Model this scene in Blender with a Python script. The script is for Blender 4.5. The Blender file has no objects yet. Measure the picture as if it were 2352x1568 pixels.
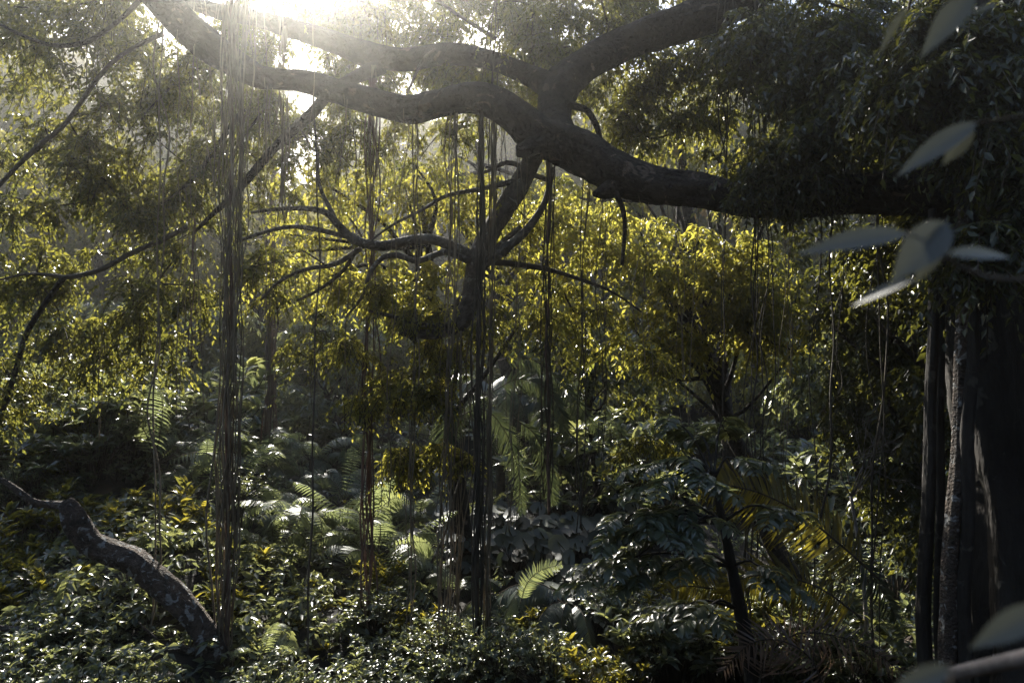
import bpy, math
import numpy as np
from mathutils import Vector, Matrix, Quaternion

R = math.radians
sc = bpy.context.scene
COL = sc.collection
rng = np.random.default_rng(7)

# ------------------------------------------------------------------ camera
CAM = np.array([0.0, 0.0, 6.0])
PITCH = R(8)
LENS = 23.0
F = LENS / 36.0 * 2352.0
cd = bpy.data.cameras.new('camera'); cam = bpy.data.objects.new('camera', cd); COL.objects.link(cam)
sc.camera = cam
cam.location = CAM; cam.rotation_euler = (R(90) + PITCH, 0, 0)
cd.lens = LENS; cd.sensor_width = 36; cd.clip_end = 1000; cd.clip_start = 0.05
cd.dof.use_dof = True; cd.dof.focus_distance = 11.0; cd.dof.aperture_fstop = 1.6
FW = np.array([0, math.cos(PITCH), math.sin(PITCH)]); UP = np.array([0, -math.sin(PITCH), math.cos(PITCH)]); RT = np.array([1.0, 0, 0])

def P(u, v, d):
    """point at real distance d along the view axis, measured off the photo (2352 x 1568)"""
    return CAM + d * (FW + RT * (u - 1176) / F + UP * (784 - v) / F)

# ------------------------------------------------------------------ light
sd = P(690, 128, 1.0) - CAM; sd /= np.linalg.norm(sd)
SUN_AZ = math.atan2(sd[0], sd[1]); SUN_EL = R(40)
sd = np.array([math.sin(SUN_AZ) * math.cos(SUN_EL), math.cos(SUN_AZ) * math.cos(SUN_EL), math.sin(SUN_EL)])
w = bpy.data.worlds.new('World'); sc.world = w; w.use_nodes = True
sky = w.node_tree.nodes.new('ShaderNodeTexSky'); sky.sky_type = 'NISHITA'; sky.sun_disc = False
sky.sun_elevation = SUN_EL; sky.sun_rotation = SUN_AZ
sky.air_density = 1.0; sky.dust_density = 1.5; sky.ozone_density = 1.0
w.node_tree.links.new(sky.outputs[0], w.node_tree.nodes['Background'].inputs[0])
w.node_tree.nodes['Background'].inputs[1].default_value = 0.11
sl = bpy.data.lights.new('sun', 'SUN'); sl.energy = 5.0; sl.angle = R(0.5); sl.color = (1.0, 0.95, 0.86)
so = bpy.data.objects.new('sun', sl); COL.objects.link(so)
so.rotation_euler = Vector(sd).to_track_quat('Z', 'Y').to_euler()
so.location = (0, 0, 40)
sc.view_settings.view_transform = 'Standard'; sc.view_settings.look = 'None'
sc.view_settings.exposure = 1.65; sc.view_settings.gamma = 1.0
cy = sc.cycles
cy.max_bounces = 5; cy.diffuse_bounces = 3; cy.glossy_bounces = 2; cy.transmission_bounces = 2; cy.volume_bounces = 0
cy.transparent_max_bounces = 8; cy.caustics_reflective = False; cy.caustics_refractive = False
cy.sample_clamp_indirect = 4.0; cy.use_denoising = True

# ------------------------------------------------------------------ materials
def newmat(name):
    m = bpy.data.materials.new(name); m.use_nodes = True
    nt = m.node_tree; nt.nodes.clear()
    out = nt.nodes.new('ShaderNodeOutputMaterial')
    return m, nt, nt.nodes.new, nt.links.new, out

def leafmat(name, c0, c1, t0, t1, rough=0.38, tmix=0.45, spec=0.5):
    m, nt, N, L, out = newmat(name)
    at = N('ShaderNodeAttribute'); at.attribute_name = 'tint'
    no = N('ShaderNodeTexNoise'); no.inputs['Scale'].default_value = 30; no.inputs['Detail'].default_value = 2
    add = N('ShaderNodeMath'); add.operation = 'MULTIPLY_ADD'; L(no.outputs['Fac'], add.inputs[0]); add.inputs[1].default_value = 0.35
    L(at.outputs['Fac'], add.inputs[2])
    sub = N('ShaderNodeMath'); sub.operation = 'SUBTRACT'; sub.use_clamp = True; L(add.outputs[0], sub.inputs[0]); sub.inputs[1].default_value = 0.17
    def mix(a, b):
        x = N('ShaderNodeMix'); x.data_type = 'RGBA'; L(sub.outputs[0], x.inputs[0])
        x.inputs[6].default_value = (*a, 1); x.inputs[7].default_value = (*b, 1); return x.outputs[2]
    p = N('ShaderNodeBsdfPrincipled'); L(mix(c0, c1), p.inputs['Base Color'])
    p.inputs['Roughness'].default_value = rough; p.inputs['Specular IOR Level'].default_value = spec
    t = N('ShaderNodeBsdfTranslucent'); L(mix(t0, t1), t.inputs['Color'])
    ms = N('ShaderNodeMixShader'); ms.inputs[0].default_value = tmix
    L(p.outputs[0], ms.inputs[1]); L(t.outputs[0], ms.inputs[2]); L(ms.outputs[0], out.inputs['Surface'])
    return m

def barkmat(name, c0, c1, patch=None, scale=3.0, rough=0.85, bump=0.6, stretch=(1, 1, 1), pth=0.6):
    m, nt, N, L, out = newmat(name)
    tc = N('ShaderNodeTexCoord'); mp = N('ShaderNodeMapping'); mp.inputs['Scale'].default_value = stretch
    L(tc.outputs['Object'], mp.inputs['Vector'])
    n1 = N('ShaderNodeTexNoise'); n1.inputs['Scale'].default_value = scale; n1.inputs['Detail'].default_value = 8; n1.inputs['Roughness'].default_value = 0.65
    L(mp.outputs[0], n1.inputs['Vector'])
    r = N('ShaderNodeValToRGB'); r.color_ramp.elements[0].position = 0.35; r.color_ramp.elements[1].position = 0.68
    r.color_ramp.elements[0].color = (*c0, 1); r.color_ramp.elements[1].color = (*c1, 1)
    L(n1.outputs['Fac'], r.inputs[0])
    col = r.outputs[0]
    if patch:
        n2 = N('ShaderNodeTexNoise'); n2.inputs['Scale'].default_value = scale * 1.3; n2.inputs['Detail'].default_value = 6; n2.inputs['Distortion'].default_value = 0.8
        L(tc.outputs['Object'], n2.inputs['Vector'])
        r2 = N('ShaderNodeValToRGB'); r2.color_ramp.elements[0].position = pth; r2.color_ramp.elements[1].position = pth + 0.05
        r2.color_ramp.elements[0].color = (0, 0, 0, 1); r2.color_ramp.elements[1].color = (1, 1, 1, 1)
        L(n2.outputs['Fac'], r2.inputs[0])
        x = N('ShaderNodeMix'); x.data_type = 'RGBA'; L(r2.outputs[0], x.inputs[0]); L(col, x.inputs[6]); x.inputs[7].default_value = (*patch, 1)
        col = x.outputs[2]
    p = N('ShaderNodeBsdfPrincipled'); L(col, p.inputs['Base Color']); p.inputs['Roughness'].default_value = rough
    p.inputs['Specular IOR Level'].default_value = 0.25
    n3 = N('ShaderNodeTexNoise'); n3.inputs['Scale'].default_value = scale * 5; n3.inputs['Detail'].default_value = 8
    L(mp.outputs[0], n3.inputs['Vector'])
    b = N('ShaderNodeBump'); b.inputs['Strength'].default_value = bump; b.inputs['Distance'].default_value = 0.09
    L(n3.outputs['Fac'], b.inputs['Height']); L(b.outputs[0], p.inputs['Normal'])
    L(p.outputs[0], out.inputs['Surface'])
    return m

M = {}
# near fig leaves, dark olive
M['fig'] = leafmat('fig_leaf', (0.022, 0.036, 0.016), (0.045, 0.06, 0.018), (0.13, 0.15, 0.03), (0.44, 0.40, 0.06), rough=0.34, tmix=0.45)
M['dark'] = leafmat('dark_leaf', (0.018, 0.028, 0.020), (0.035, 0.048, 0.026), (0.10, 0.11, 0.02), (0.32, 0.30, 0.04), rough=0.33, tmix=0.35)  # leaf colour darkened to stand in for shade
M['gold'] = leafmat('gold_leaf', (0.03, 0.042, 0.018), (0.09, 0.095, 0.028), (0.17, 0.19, 0.035), (0.68, 0.59, 0.085), rough=0.38, tmix=0.58)  # fig leaf made yellower and brighter to stand in for sunlight
M['back'] = leafmat('back_leaf', (0.03, 0.045, 0.03), (0.06, 0.07, 0.035), (0.22, 0.23, 0.05), (0.52, 0.45, 0.08), rough=0.42, tmix=0.45)
M['orange'] = leafmat('orange_leaf', (0.12, 0.08, 0.02), (0.2, 0.11, 0.02), (0.8, 0.5, 0.05), (0.9, 0.45, 0.06), rough=0.4, tmix=0.55)
M['shrub'] = leafmat('shrub_leaf', (0.028, 0.042, 0.022), (0.055, 0.068, 0.025), (0.14, 0.15, 0.03), (0.55, 0.45, 0.05), rough=0.27, tmix=0.42, spec=0.7)
M['cool'] = leafmat('cool_leaf', (0.045, 0.062, 0.050), (0.08, 0.098, 0.065), (0.18, 0.21, 0.08), (0.42, 0.42, 0.13), rough=0.28, tmix=0.4, spec=0.7)
M['grey'] = leafmat('grey_leaf', (0.035, 0.043, 0.036), (0.06, 0.07, 0.052), (0.08, 0.10, 0.05), (0.16, 0.17, 0.07), rough=0.45, tmix=0.2, spec=.35)
M['fern'] = leafmat('fern_leaf', (0.065, 0.085, 0.062), (0.10, 0.125, 0.08), (0.2, 0.24, 0.1), (0.42, 0.45, 0.16), rough=0.36, tmix=0.42)
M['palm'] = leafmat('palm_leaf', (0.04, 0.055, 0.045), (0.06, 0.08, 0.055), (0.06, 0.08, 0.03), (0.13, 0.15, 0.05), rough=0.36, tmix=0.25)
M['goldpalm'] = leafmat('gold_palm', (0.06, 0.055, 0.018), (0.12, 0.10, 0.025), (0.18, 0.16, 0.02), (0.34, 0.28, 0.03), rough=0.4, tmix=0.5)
M['drypalm'] = leafmat('dry_palm', (0.10, 0.075, 0.06), (0.2, 0.15, 0.12), (0.2, 0.13, 0.08), (0.3, 0.2, 0.12), rough=0.4, tmix=0.25)
M['near'] = leafmat('near_leaf', (0.06, 0.064, 0.058), (0.10, 0.105, 0.09), (0.05, 0.055, 0.045), (0.08, 0.085, 0.06), rough=0.55, tmix=0.2)
M['bark'] = barkmat('banyan_bark', (0.011, 0.009, 0.007), (0.05, 0.038, 0.03), patch=(0.12, 0.09, 0.07), scale=3.4, pth=0.62, bump=1.0)
M['pale'] = barkmat('pale_bark', (0.05, 0.042, 0.034), (0.15, 0.13, 0.105), patch=(0.24, 0.23, 0.20), scale=6, pth=0.62)
M['lichen'] = barkmat('lichen_bark', (0.03, 0.025, 0.02), (0.12, 0.09, 0.07), patch=(0.24, 0.24, 0.23), scale=7, pth=0.56, bump=0.9)
M['trunk'] = barkmat('trunk_bark', (0.014, 0.012, 0.010), (0.04, 0.035, 0.03), patch=(0.065, 0.06, 0.05), scale=2.6, pth=0.6, stretch=(1, 1, 0.35))
M['vine'] = barkmat('vine_bark', (0.09, 0.075, 0.05), (0.27, 0.22, 0.155), scale=9, stretch=(1, 1, 0.3), bump=0.3)
M['vinedark'] = barkmat('vine_dark', (0.035, 0.03, 0.022), (0.095, 0.08, 0.06), scale=9, stretch=(1, 1, 0.3), bump=0.3)
M['vinered'] = barkmat('vine_red', (0.075, 0.05, 0.04), (0.20, 0.135, 0.105), scale=9, stretch=(1, 1, 0.3), bump=0.3)
M['twig'] = barkmat('twig', (0.03, 0.024, 0.018), (0.09, 0.07, 0.05), scale=10, bump=0.1)
M['greytwig'] = barkmat('grey_twig', (0.14, 0.12, 0.11), (0.3, 0.27, 0.25), scale=10, bump=0.1)
M['soil'] = barkmat('forest_soil', (0.008, 0.007, 0.006), (0.028, 0.024, 0.018), patch=(0.05, 0.035, 0.025), scale=1.4, pth=0.63)
M['wood'] = barkmat('rail_wood', (0.10, 0.085, 0.075), (0.19, 0.165, 0.15), scale=6, stretch=(0.2, 1, 1), bump=0.3)

# ------------------------------------------------------------------ mesh accumulation
class MB:
    def __init__(s): s.V = []; s.Fs = []; s.T = []; s.n = 0
    def add(s, V, Fs, tint=None):
        V = np.asarray(V, float).reshape(-1, 3)
        s.V.append(V)
        for f in Fs: s.Fs.append(np.asarray(f, np.int64) + s.n)
        s.T.append(np.full(len(V), 0.5) if tint is None else np.asarray(tint, float)); s.n += len(V)
        return s
    def build(s, name, mat, parent=None, origin=None, smooth=False):
        V = np.concatenate(s.V); T = np.concatenate(s.T)
        if origin is not None: V = V - np.asarray(origin)
        me = bpy.data.meshes.new(name)
        me.vertices.add(len(V)); me.vertices.foreach_set('co', V.astype(np.float32).ravel())
        loops = np.concatenate([f.ravel() for f in s.Fs]); tot = np.concatenate([np.full(len(f), f.shape[1]) for f in s.Fs])
        me.loops.add(len(loops)); me.loops.foreach_set('vertex_index', loops.astype(np.int32))
        st = np.concatenate([[0], np.cumsum(tot)[:-1]])
        me.polygons.add(len(tot)); me.polygons.foreach_set('loop_start', st.astype(np.int32)); me.polygons.foreach_set('loop_total', tot.astype(np.int32))
        if smooth: me.polygons.foreach_set('use_smooth', np.ones(len(tot), bool))
        me.update(calc_edges=True)
        a = me.attributes.new('tint', 'FLOAT', 'POINT'); a.data.foreach_set('value', T.astype(np.float32))
        me.materials.append(M[mat])
        o = bpy.data.objects.new(name, me); COL.objects.link(o)
        if parent is not None: o.parent = parent
        elif origin is not None: o.location = origin
        return o

def tag(o, label=None, cat=None, group=None, kind=None):
    if label: o['label'] = label
    if cat: o['category'] = cat
    if group: o['group'] = group
    if kind: o['kind'] = kind
    return o

def empty(name, loc, label=None, cat=None, group=None):
    o = bpy.data.objects.new(name, None); COL.objects.link(o); o.location = Vector(loc); o.empty_display_size = 0.3
    return tag(o, label, cat, group)

def dup(root, loc, rz=0.0, s=1.0, label=None, group=None, tilt=(0, 0)):
    r = root.copy(); COL.objects.link(r); r.location = Vector(loc); r.rotation_euler = (tilt[0], tilt[1], rz)
    r.scale = (s, s, s)
    if label: r['label'] = label
    if group: r['group'] = group
    for ch in list(root.children):
        c = ch.copy(); COL.objects.link(c); c.parent = r
        for g in list(ch.children):
            d = g.copy(); COL.objects.link(d); d.parent = c
    return r

def nrm(a): return a / (np.linalg.norm(a, axis=-1, keepdims=True) + 1e-12)

# leaf templates: x across, y along, z up
T_SMALL = (np.array([[0, 0, 0], [-.5, .42, .10], [0, 1, -.10], [.5, .42, .10]]), [np.array([[0, 3, 2], [0, 2, 1]])])
T_LEAF = (np.array([[0, 0, 0], [0, .35, 0], [0, .7, -.05], [0, 1, -.2], [-.42, .3, .08], [-.36, .66, .03], [.42, .3, .08], [.36, .66, .03]]),
          [np.array([[0, 1, 4], [5, 2, 3], [0, 6, 1], [2, 7, 3]]), np.array([[4, 1, 2, 5], [1, 6, 7, 2]])])
T_ROUND = (np.array([[0, .12, 0]] + [[.55 * math.sin(a) * (1 if abs(a) < 2.6 else .8), .48 - .55 * math.cos(a), .05 * math.cos(2 * a)] for a in np.linspace(-math.pi + .25, math.pi - .25, 9)] + [[0, .5, -.04]]),
           [np.array([[10, i, i + 1] for i in range(1, 9)] + [[0, 1, 10], [9, 0, 10]])])
T_STRIP = (np.array([[-.35, 0, 0], [.35, 0, 0], [-.5, .45, -.03], [.5, .45, -.03], [0, 1, -.22]]),
           [np.array([[2, 3, 4]]), np.array([[0, 1, 3, 2]])])

def leaves(mb, pos, axis, nor, length, width, tmpl=T_SMALL, tint=None):
    n = len(pos)
    if n == 0: return
    y = nrm(axis); z = nor - (nor * y).sum(-1, keepdims=True) * y; z = nrm(z); x = np.cross(y, z)
    tv, tf = tmpl; k = len(tv)
    length = np.broadcast_to(length, (n,)); width = np.broadcast_to(width, (n,))
    V = (pos[:, None] + x[:, None] * (tv[None, :, 0:1] * width[:, None, None]) + y[:, None] * (tv[None, :, 1:2] * length[:, None, None])
         + z[:, None] * (tv[None, :, 2:3] * length[:, None, None]))
    off = (np.arange(n) * k)
    Fs = [(f[None] + off[:, None, None]).reshape(-1, f.shape[1]) for f in tf]
    if tint is None: tint = rng.random(n)
    mb.add(V.reshape(-1, 3), Fs, np.repeat(tint, k))

def catmull(pts, rad, step):
    pts = np.asarray(pts, float); rad = np.asarray(rad, float)
    if len(pts) < 3:
        n = max(2, int(np.linalg.norm(pts[1] - pts[0]) / step)); t = np.linspace(0, 1, n)[:, None]
        return pts[0] * (1 - t) + pts[1] * t, rad[0] * (1 - t[:, 0]) + rad[1] * t[:, 0]
    p = np.vstack([2 * pts[0] - pts[1], pts, 2 * pts[-1] - pts[-2]]); r = np.concatenate([[rad[0]], rad, [rad[-1]]])
    O, Q = [], []
    for i in range(1, len(p) - 2):
        n = max(2, int(np.linalg.norm(p[i + 1] - p[i]) / step)); t = np.arange(n)[:, None] / n
        a, b, c, d = p[i - 1], p[i], p[i + 1], p[i + 2]
        O.append(0.5 * ((2 * b) + (-a + c) * t + (2 * a - 5 * b + 4 * c - d) * t ** 2 + (-a + 3 * b - 3 * c + d) * t ** 3))
        Q.append(r[i] * (1 - t[:, 0]) + r[i + 1] * t[:, 0])
    O.append(pts[-1:]); Q.append(rad[-1:])
    return np.vstack(O), np.concatenate(Q)

def tube(mb, pts, rad, seg=8, step=0.1, lump=0.0, wob=0.0, tint=None, flute=0, ridge=0.0):
    p, r = catmull(pts, rad, step); n = len(p)
    if wob:
        q = np.zeros_like(p); L = np.arange(n) * step
        for k in range(4):
            f = rng.uniform(.6, 4.5); q += np.sin(L[:, None] * f + rng.uniform(0, 6.28, 3)) * rng.normal(0, 1, 3) * wob / (f ** .5)
        p = p + q * np.minimum(1, L / .4)[:, None]
    t = nrm(np.gradient(p, axis=0))
    ref = np.array([0, 0, 1.0]) if abs(t[0][2]) < .9 else np.array([1.0, 0, 0])
    u = np.zeros_like(p); u0 = nrm(np.cross(t[0], ref)); u[0] = u0
    for i in range(1, n):
        v = u[i - 1] - t[i] * (u[i - 1] @ t[i]); u[i] = v / np.linalg.norm(v)
    v = np.cross(t, u)
    a = np.linspace(0, 2 * math.pi, seg, endpoint=False)
    rr = np.repeat(r[:, None], seg, 1)
    if lump:
        L = np.arange(n)[:, None] * step; s = rng.uniform(0, 6.28, 8)
        rr = rr * (1 + lump * (np.sin(a[None] * 2 + s[0] + L * 1.3) * .5 + np.sin(a[None] * 3 + s[1] - L * 2.1) * .35 + np.sin(L * 3.7 + s[2] + a[None]) * .35
                               + np.sin(a[None] * 5 + s[3] + L * 5.0) * .2 + np.sin(L * 8 + s[4] + 2 * a[None]) * .15) + rng.normal(0, lump * .12, rr.shape))
    if ridge:
        for per, am in ((9, 1.0), (4, .5)):
            m = n // per + 3; z = rng.normal(0, 1, (m, seg)); z = (z + np.roll(z, 1, 1) * .5) ; xi = np.arange(n) / per
            i0 = xi.astype(int); fr = (xi - i0)[:, None]; fr = fr * fr * (3 - 2 * fr); rr = rr * (1 + ridge * am * (z[i0] * (1 - fr) + z[i0 + 1] * fr))
    if flute:
        s = rng.uniform(0, 6.28); rr = rr * (1 + .16 * np.sin(a[None] * flute + s) + .08 * np.sin(a[None] * (flute * 2 + 1) + s * 2 + np.arange(n)[:, None] * step * .3))
    V = p[:, None] + u[:, None] * (np.cos(a)[None, :, None] * rr[..., None]) + v[:, None] * (np.sin(a)[None, :, None] * rr[..., None])
    i = np.arange(n - 1)[:, None] * seg; j = np.arange(seg)[None]; j2 = (j + 1) % seg
    Fq = np.stack([i + j, i + j2, i + seg + j2, i + seg + j], -1).reshape(-1, 4)
    V = V.reshape(-1, 3)
    V = np.vstack([V, p[0], p[-1]]); c0, c1 = n * seg, n * seg + 1
    k = np.arange(seg); caps = np.vstack([np.stack([np.full(seg, c0), (k + 1) % seg, k], -1), np.stack([np.full(seg, c1), (n - 1) * seg + k, (n - 1) * seg + (k + 1) % seg], -1)])
    mb.add(V, [Fq, caps], None if tint is None else np.full(len(V), tint))
    return p

def sprays(mb, tw, C, L=0.6, nleaf=18, ll=0.09, lw=0.036, droop=0.8, out=None, tmpl=T_SMALL, hang=0.6, tint_c=None):
    """C: M x 3 twig starts; each twig arches out and droops, carrying alternate leaves"""
    m = len(C)
    if m == 0: return
    ang = rng.uniform(0, 2 * math.pi, m); d = np.stack([np.cos(ang), np.sin(ang), rng.uniform(-.3, .5, m)], -1)
    if out is not None: d = nrm(d * .7 + out)
    Ls = L * rng.uniform(.6, 1.3, m)
    t = (np.arange(nleaf) + .7) / nleaf
    dr = droop * rng.uniform(.5, 1.4, m)
    down = np.array([0, 0, -1.0])
    pos = C[:, None] + d[:, None] * (Ls[:, None] * t)[..., None] * .75 + down * (Ls * dr)[:, None, None] * (t ** 2)[None, :, None]
    tan = nrm(d[:, None] * .75 + down * (2 * dr)[:, None, None] * t[None, :, None])
    side = nrm(np.cross(tan, np.array([0, 0, 1.0]) + rng.normal(0, .25, (m, 1, 3))))
    sgn = np.where(np.arange(nleaf) % 2 == 0, 1.0, -1.0)[None, :, None]
    ax = tan * .45 + side * sgn * .8 + down * hang + rng.normal(0, .28, (m, nleaf, 3))
    nor = np.array([0, 0, 1.0]) + rng.normal(0, .75, (m, nleaf, 3))
    n = m * nleaf
    base = rng.random(m) if tint_c is None else tint_c
    tint = np.clip(base[:, None] * .6 + rng.random((m, nleaf)) * .4, 0, 1)
    sz = rng.uniform(.65, 1.25, (m, nleaf)).ravel()
    leaves(mb, pos.reshape(-1, 3), ax.reshape(-1, 3), nor.reshape(-1, 3), ll * sz, lw * sz, tmpl, tint.ravel())
    if tw is not None:
        ts = np.array([0, .5, 1.0]); q = C[:, None] + d[:, None] * (Ls[:, None] * ts)[..., None] * .75 + down * (Ls * dr)[:, None, None] * (ts ** 2)[None, :, None]
        wd = side[:, :1] * .006
        V = np.stack([q - wd, q + wd, q + np.array([0, 0, .006])], 2)  # m,3,3,3
        off = (np.arange(m) * 9)[:, None, None]
        f = []
        for i in range(2):
            for a_, b_ in ((0, 1), (1, 2), (2, 0)): f.append([i * 3 + a_, i * 3 + b_, i * 3 + 3 + b_, i * 3 + 3 + a_])
        tw.add(V.reshape(-1, 3), [(np.array(f)[None] + off).reshape(-1, 4)])

def in_ball(n, c, r, shell=0.0):
    d = nrm(rng.normal(0, 1, (n, 3))); q = rng.random(n) ** (1 / 3) if not shell else shell + (1 - shell) * rng.random(n)
    return np.asarray(c) + d * q[:, None] * np.asarray(r)

def clumps(c, r, nc, per, cr):
    """sub-clumps inside an ellipsoid so the crown has gaps"""
    cc = in_ball(nc, c, r); out = []
    for q in cc:
        k = cr * rng.uniform(.6, 1.3); out.append(in_ball(max(3, int(per * rng.uniform(.5, 1.5))), q, (k, k, k * .7)))
    return cc, np.vstack(out)

# ------------------------------------------------------------------ terrain
def H(x, y):
    x = np.asarray(x, float); y = np.asarray(y, float)
    prof = np.interp(y, [-3, 1.5, 5, 8.5, 14, 22, 28, 34, 42, 50, 60, 140], [4.5, 4.3, 2.2, 1.9, 2.7, 5.0, 7.6, 11.5, 18.5, 26.5, 35.0, 50.0])
    mound = 1.6 * np.exp(-(((x + 5.6) / 3.4) ** 2 + ((y - 11) / 2.6) ** 2)) + 1.0 * np.exp(-(((x - .6) / 1.5) ** 2 + ((y - 9.3) / 1.4) ** 2))
    mound = mound + 2.4 * np.exp(-(((x + 9.5) / 5.0) ** 2 + ((y - 16.5) / 2.8) ** 2))
    mound = mound + 1.7 * np.exp(-(((x + 8.5) / 3.2) ** 2 + ((y - 13.6) / 1.8) ** 2))
    bank = prof + mound
    notch = np.exp(-(((x / np.maximum(y, 5)) + .345) / .05) ** 2) * np.clip((y - 34) / 16, 0, 1) * 8
    slope = -notch
    back = np.where(y < -3, np.minimum((-3 - y) * .75, 20), 0)  # unseen bank behind the viewer, added to block sky light
    rise = np.where(x < -12, (-12 - x) * .16, 0) + np.where(x > 12, (x - 12) * .2, 0)
    rise = np.minimum(rise, 5)
    return bank + slope + back + rise + .35 * np.sin(x * .45 + 1) * np.cos(y * .38) + .18 * np.sin(x * 1.3 + y * .9) + .1 * np.sin(x * 2.7 - y * 2.1)

def make_ground():
    def axis(lim0, lim1, f0, f1):
        return np.unique(np.concatenate([np.linspace(lim0, f0, 24), np.arange(f0, f1, .4), np.linspace(f1, lim1, 24)]))
    xs = axis(-120, 120, -30, 30); ys = axis(-60, 140, -10, 56)
    X, Y = np.meshgrid(xs, ys); Z = H(X, Y) + rng.normal(0, .03, X.shape)
    nx, ny = len(xs), len(ys)
    i, j = np.meshgrid(np.arange(nx - 1), np.arange(ny - 1)); a = j * nx + i
    mb = MB().add(np.stack([X, Y, Z], -1), [np.stack([a, a + 1, a + nx + 1, a + nx], -1).reshape(-1, 4)])
    tag(mb.build('ground', 'soil', smooth=True), kind='structure')
make_ground()

def gp(u, v, lo=6, hi=60):
    """where the sight line through a photo point meets the ground"""
    for d in np.arange(lo, hi, .1):
        p = P(u, v, d)
        if p[2] <= H(p[0], p[1]): return p, d
    return P(u, v, hi), hi

# ------------------------------------------------------------------ the banyan
def px(path, d=None):
    """[(u, v, half-width px, distance)] -> points, radii"""
    pts, rad = [], []
    for k in path:
        dd = k[3] if len(k) > 3 else d
        pts.append(P(k[0], k[1], dd)); rad.append(max(.004, k[2] / F * dd))
    return pts, rad

def limb(name, path, d=None, mat='bark', parent=None, seg=12, step=.08, lump=.10, label=None, wob=0):
    mb = MB(); pts, rad = px(path, d); tube(mb, pts, rad, seg * 2 if seg > 10 else seg, step, lump, wob, ridge=.035 if seg > 10 else 0)
    o = mb.build(name, mat, parent, smooth=True)
    if label: o['label'] = label
    return o

ban = empty('banyan_tree', (0, 0, 0), 'old banyan whose thick crooked dark limb crosses the top of the picture, dripping hanging roots', 'tree')
trunk_base = P(2330, 1568, 7.0)
mbt = MB(); b = P(2420, 800, 7.2)
gz = H(b[0], b[1])
tube(mbt, [(b[0] + .05, b[1], gz - .5), (b[0], b[1], 5.0), (b[0], b[1] + .1, 8.0), (b[0] + .2, b[1] + .3, 13.0)], [1.1, .86, .84, .62], 56, .15, .05, flute=9)
mbt.build('trunk', 'trunk', ban, smooth=True)
limb('limb', [(2420, 430, 60, 7.4), (2300, 440, 52, 7.6), (2100, 442, 47, 8.0), (1950, 446, 43, 8.4), (1800, 458, 41, 8.8), (1700, 458, 40, 9.0), (1600, 440, 42, 9.2), (1500, 422, 44, 9.3), (1420, 400, 47, 9.4),
              (1340, 352, 46, 9.5), (1280, 325, 44, 9.5), (1235, 310, 42, 9.5), (1180, 268, 35, 9.5), (1130, 238, 34, 9.6), (1075, 226, 32, 9.6), (1000, 238, 31, 9.6), (940, 250, 32, 9.6), (860, 234, 30, 9.6), (780, 214, 28, 9.5),
              (700, 188, 25, 9.5), (640, 182, 23, 9.5), (585, 176, 25, 9.4), (520, 135, 32, 9.4), (450, 78, 35, 9.3), (385, 15, 35, 9.2), (320, -60, 34, 9.1), (250, -160, 28, 9.1)], parent=ban, seg=24, step=.06, lump=.13)
limb('branch_stub', [(1245, 330, 24, 9.4), (1205, 344, 17, 9.3), (1186, 347, 11, 9.28)], parent=ban, seg=12, step=.04, lump=.2)
limb('branch_stub', [(1420, 425, 22, 9.3), (1385, 440, 14, 9.2), (1362, 446, 4, 9.15)], parent=ban, seg=12, step=.04, lump=.2)
limb('branch', [(1300, 330, 34, 9.6), (1275, 270, 34, 9.9), (1285, 210, 42, 10.1), (1340, 155, 40, 10.2), (1410, 112, 38, 10.3), (1500, 75, 38, 10.3), (1600, 42, 40, 10.3), (1700, -5, 42, 10.2), (1800, -70, 44, 10.0), (1900, -160, 44, 9.8)], parent=ban, seg=20, lump=.12)
limb('branch', [(1290, 215, 34, 10.1), (1235, 185, 26, 10.3), (1170, 155, 21, 10.5), (1100, 132, 23, 10.7), (1020, 126, 24, 10.9), (940, 135, 25, 11), (860, 126, 26, 11.1), (780, 103, 24, 11.2), (700, 76, 21, 11.3), (600, 45, 18, 11.4), (480, 20, 18, 11.5), (350, -40, 14, 11.6)], parent=ban, seg=16, lump=.12)
limb('branch', [(880, 150, 20, 11.1), (800, 185, 14, 11), (755, 215, 13, 10.9), (715, 262, 13, 10.9), (650, 320, 10, 10.9), (600, 375, 9, 10.9), (540, 445, 8, 10.9), (480, 500, 5, 10.9), (440, 540, 3, 10.9)], parent=ban, seg=10)
limb('branch', [(1235, 345, 22, 9.6), (1215, 385, 23, 9.7), (1190, 430, 25, 9.8), (1155, 485, 24, 9.8), (1122, 540, 22, 9.8), (1096, 600, 21, 9.8), (1086, 650, 20, 9.8), (1078, 695, 20, 9.8), (1052, 742, 18, 9.75), (1005, 765, 13, 9.7), (960, 768, 10, 9.7), (918, 762, 9, 9.7)], parent=ban, mat='pale', seg=16, step=.06, lump=.16, label='pale mottled branch hanging down under the limb')
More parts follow.
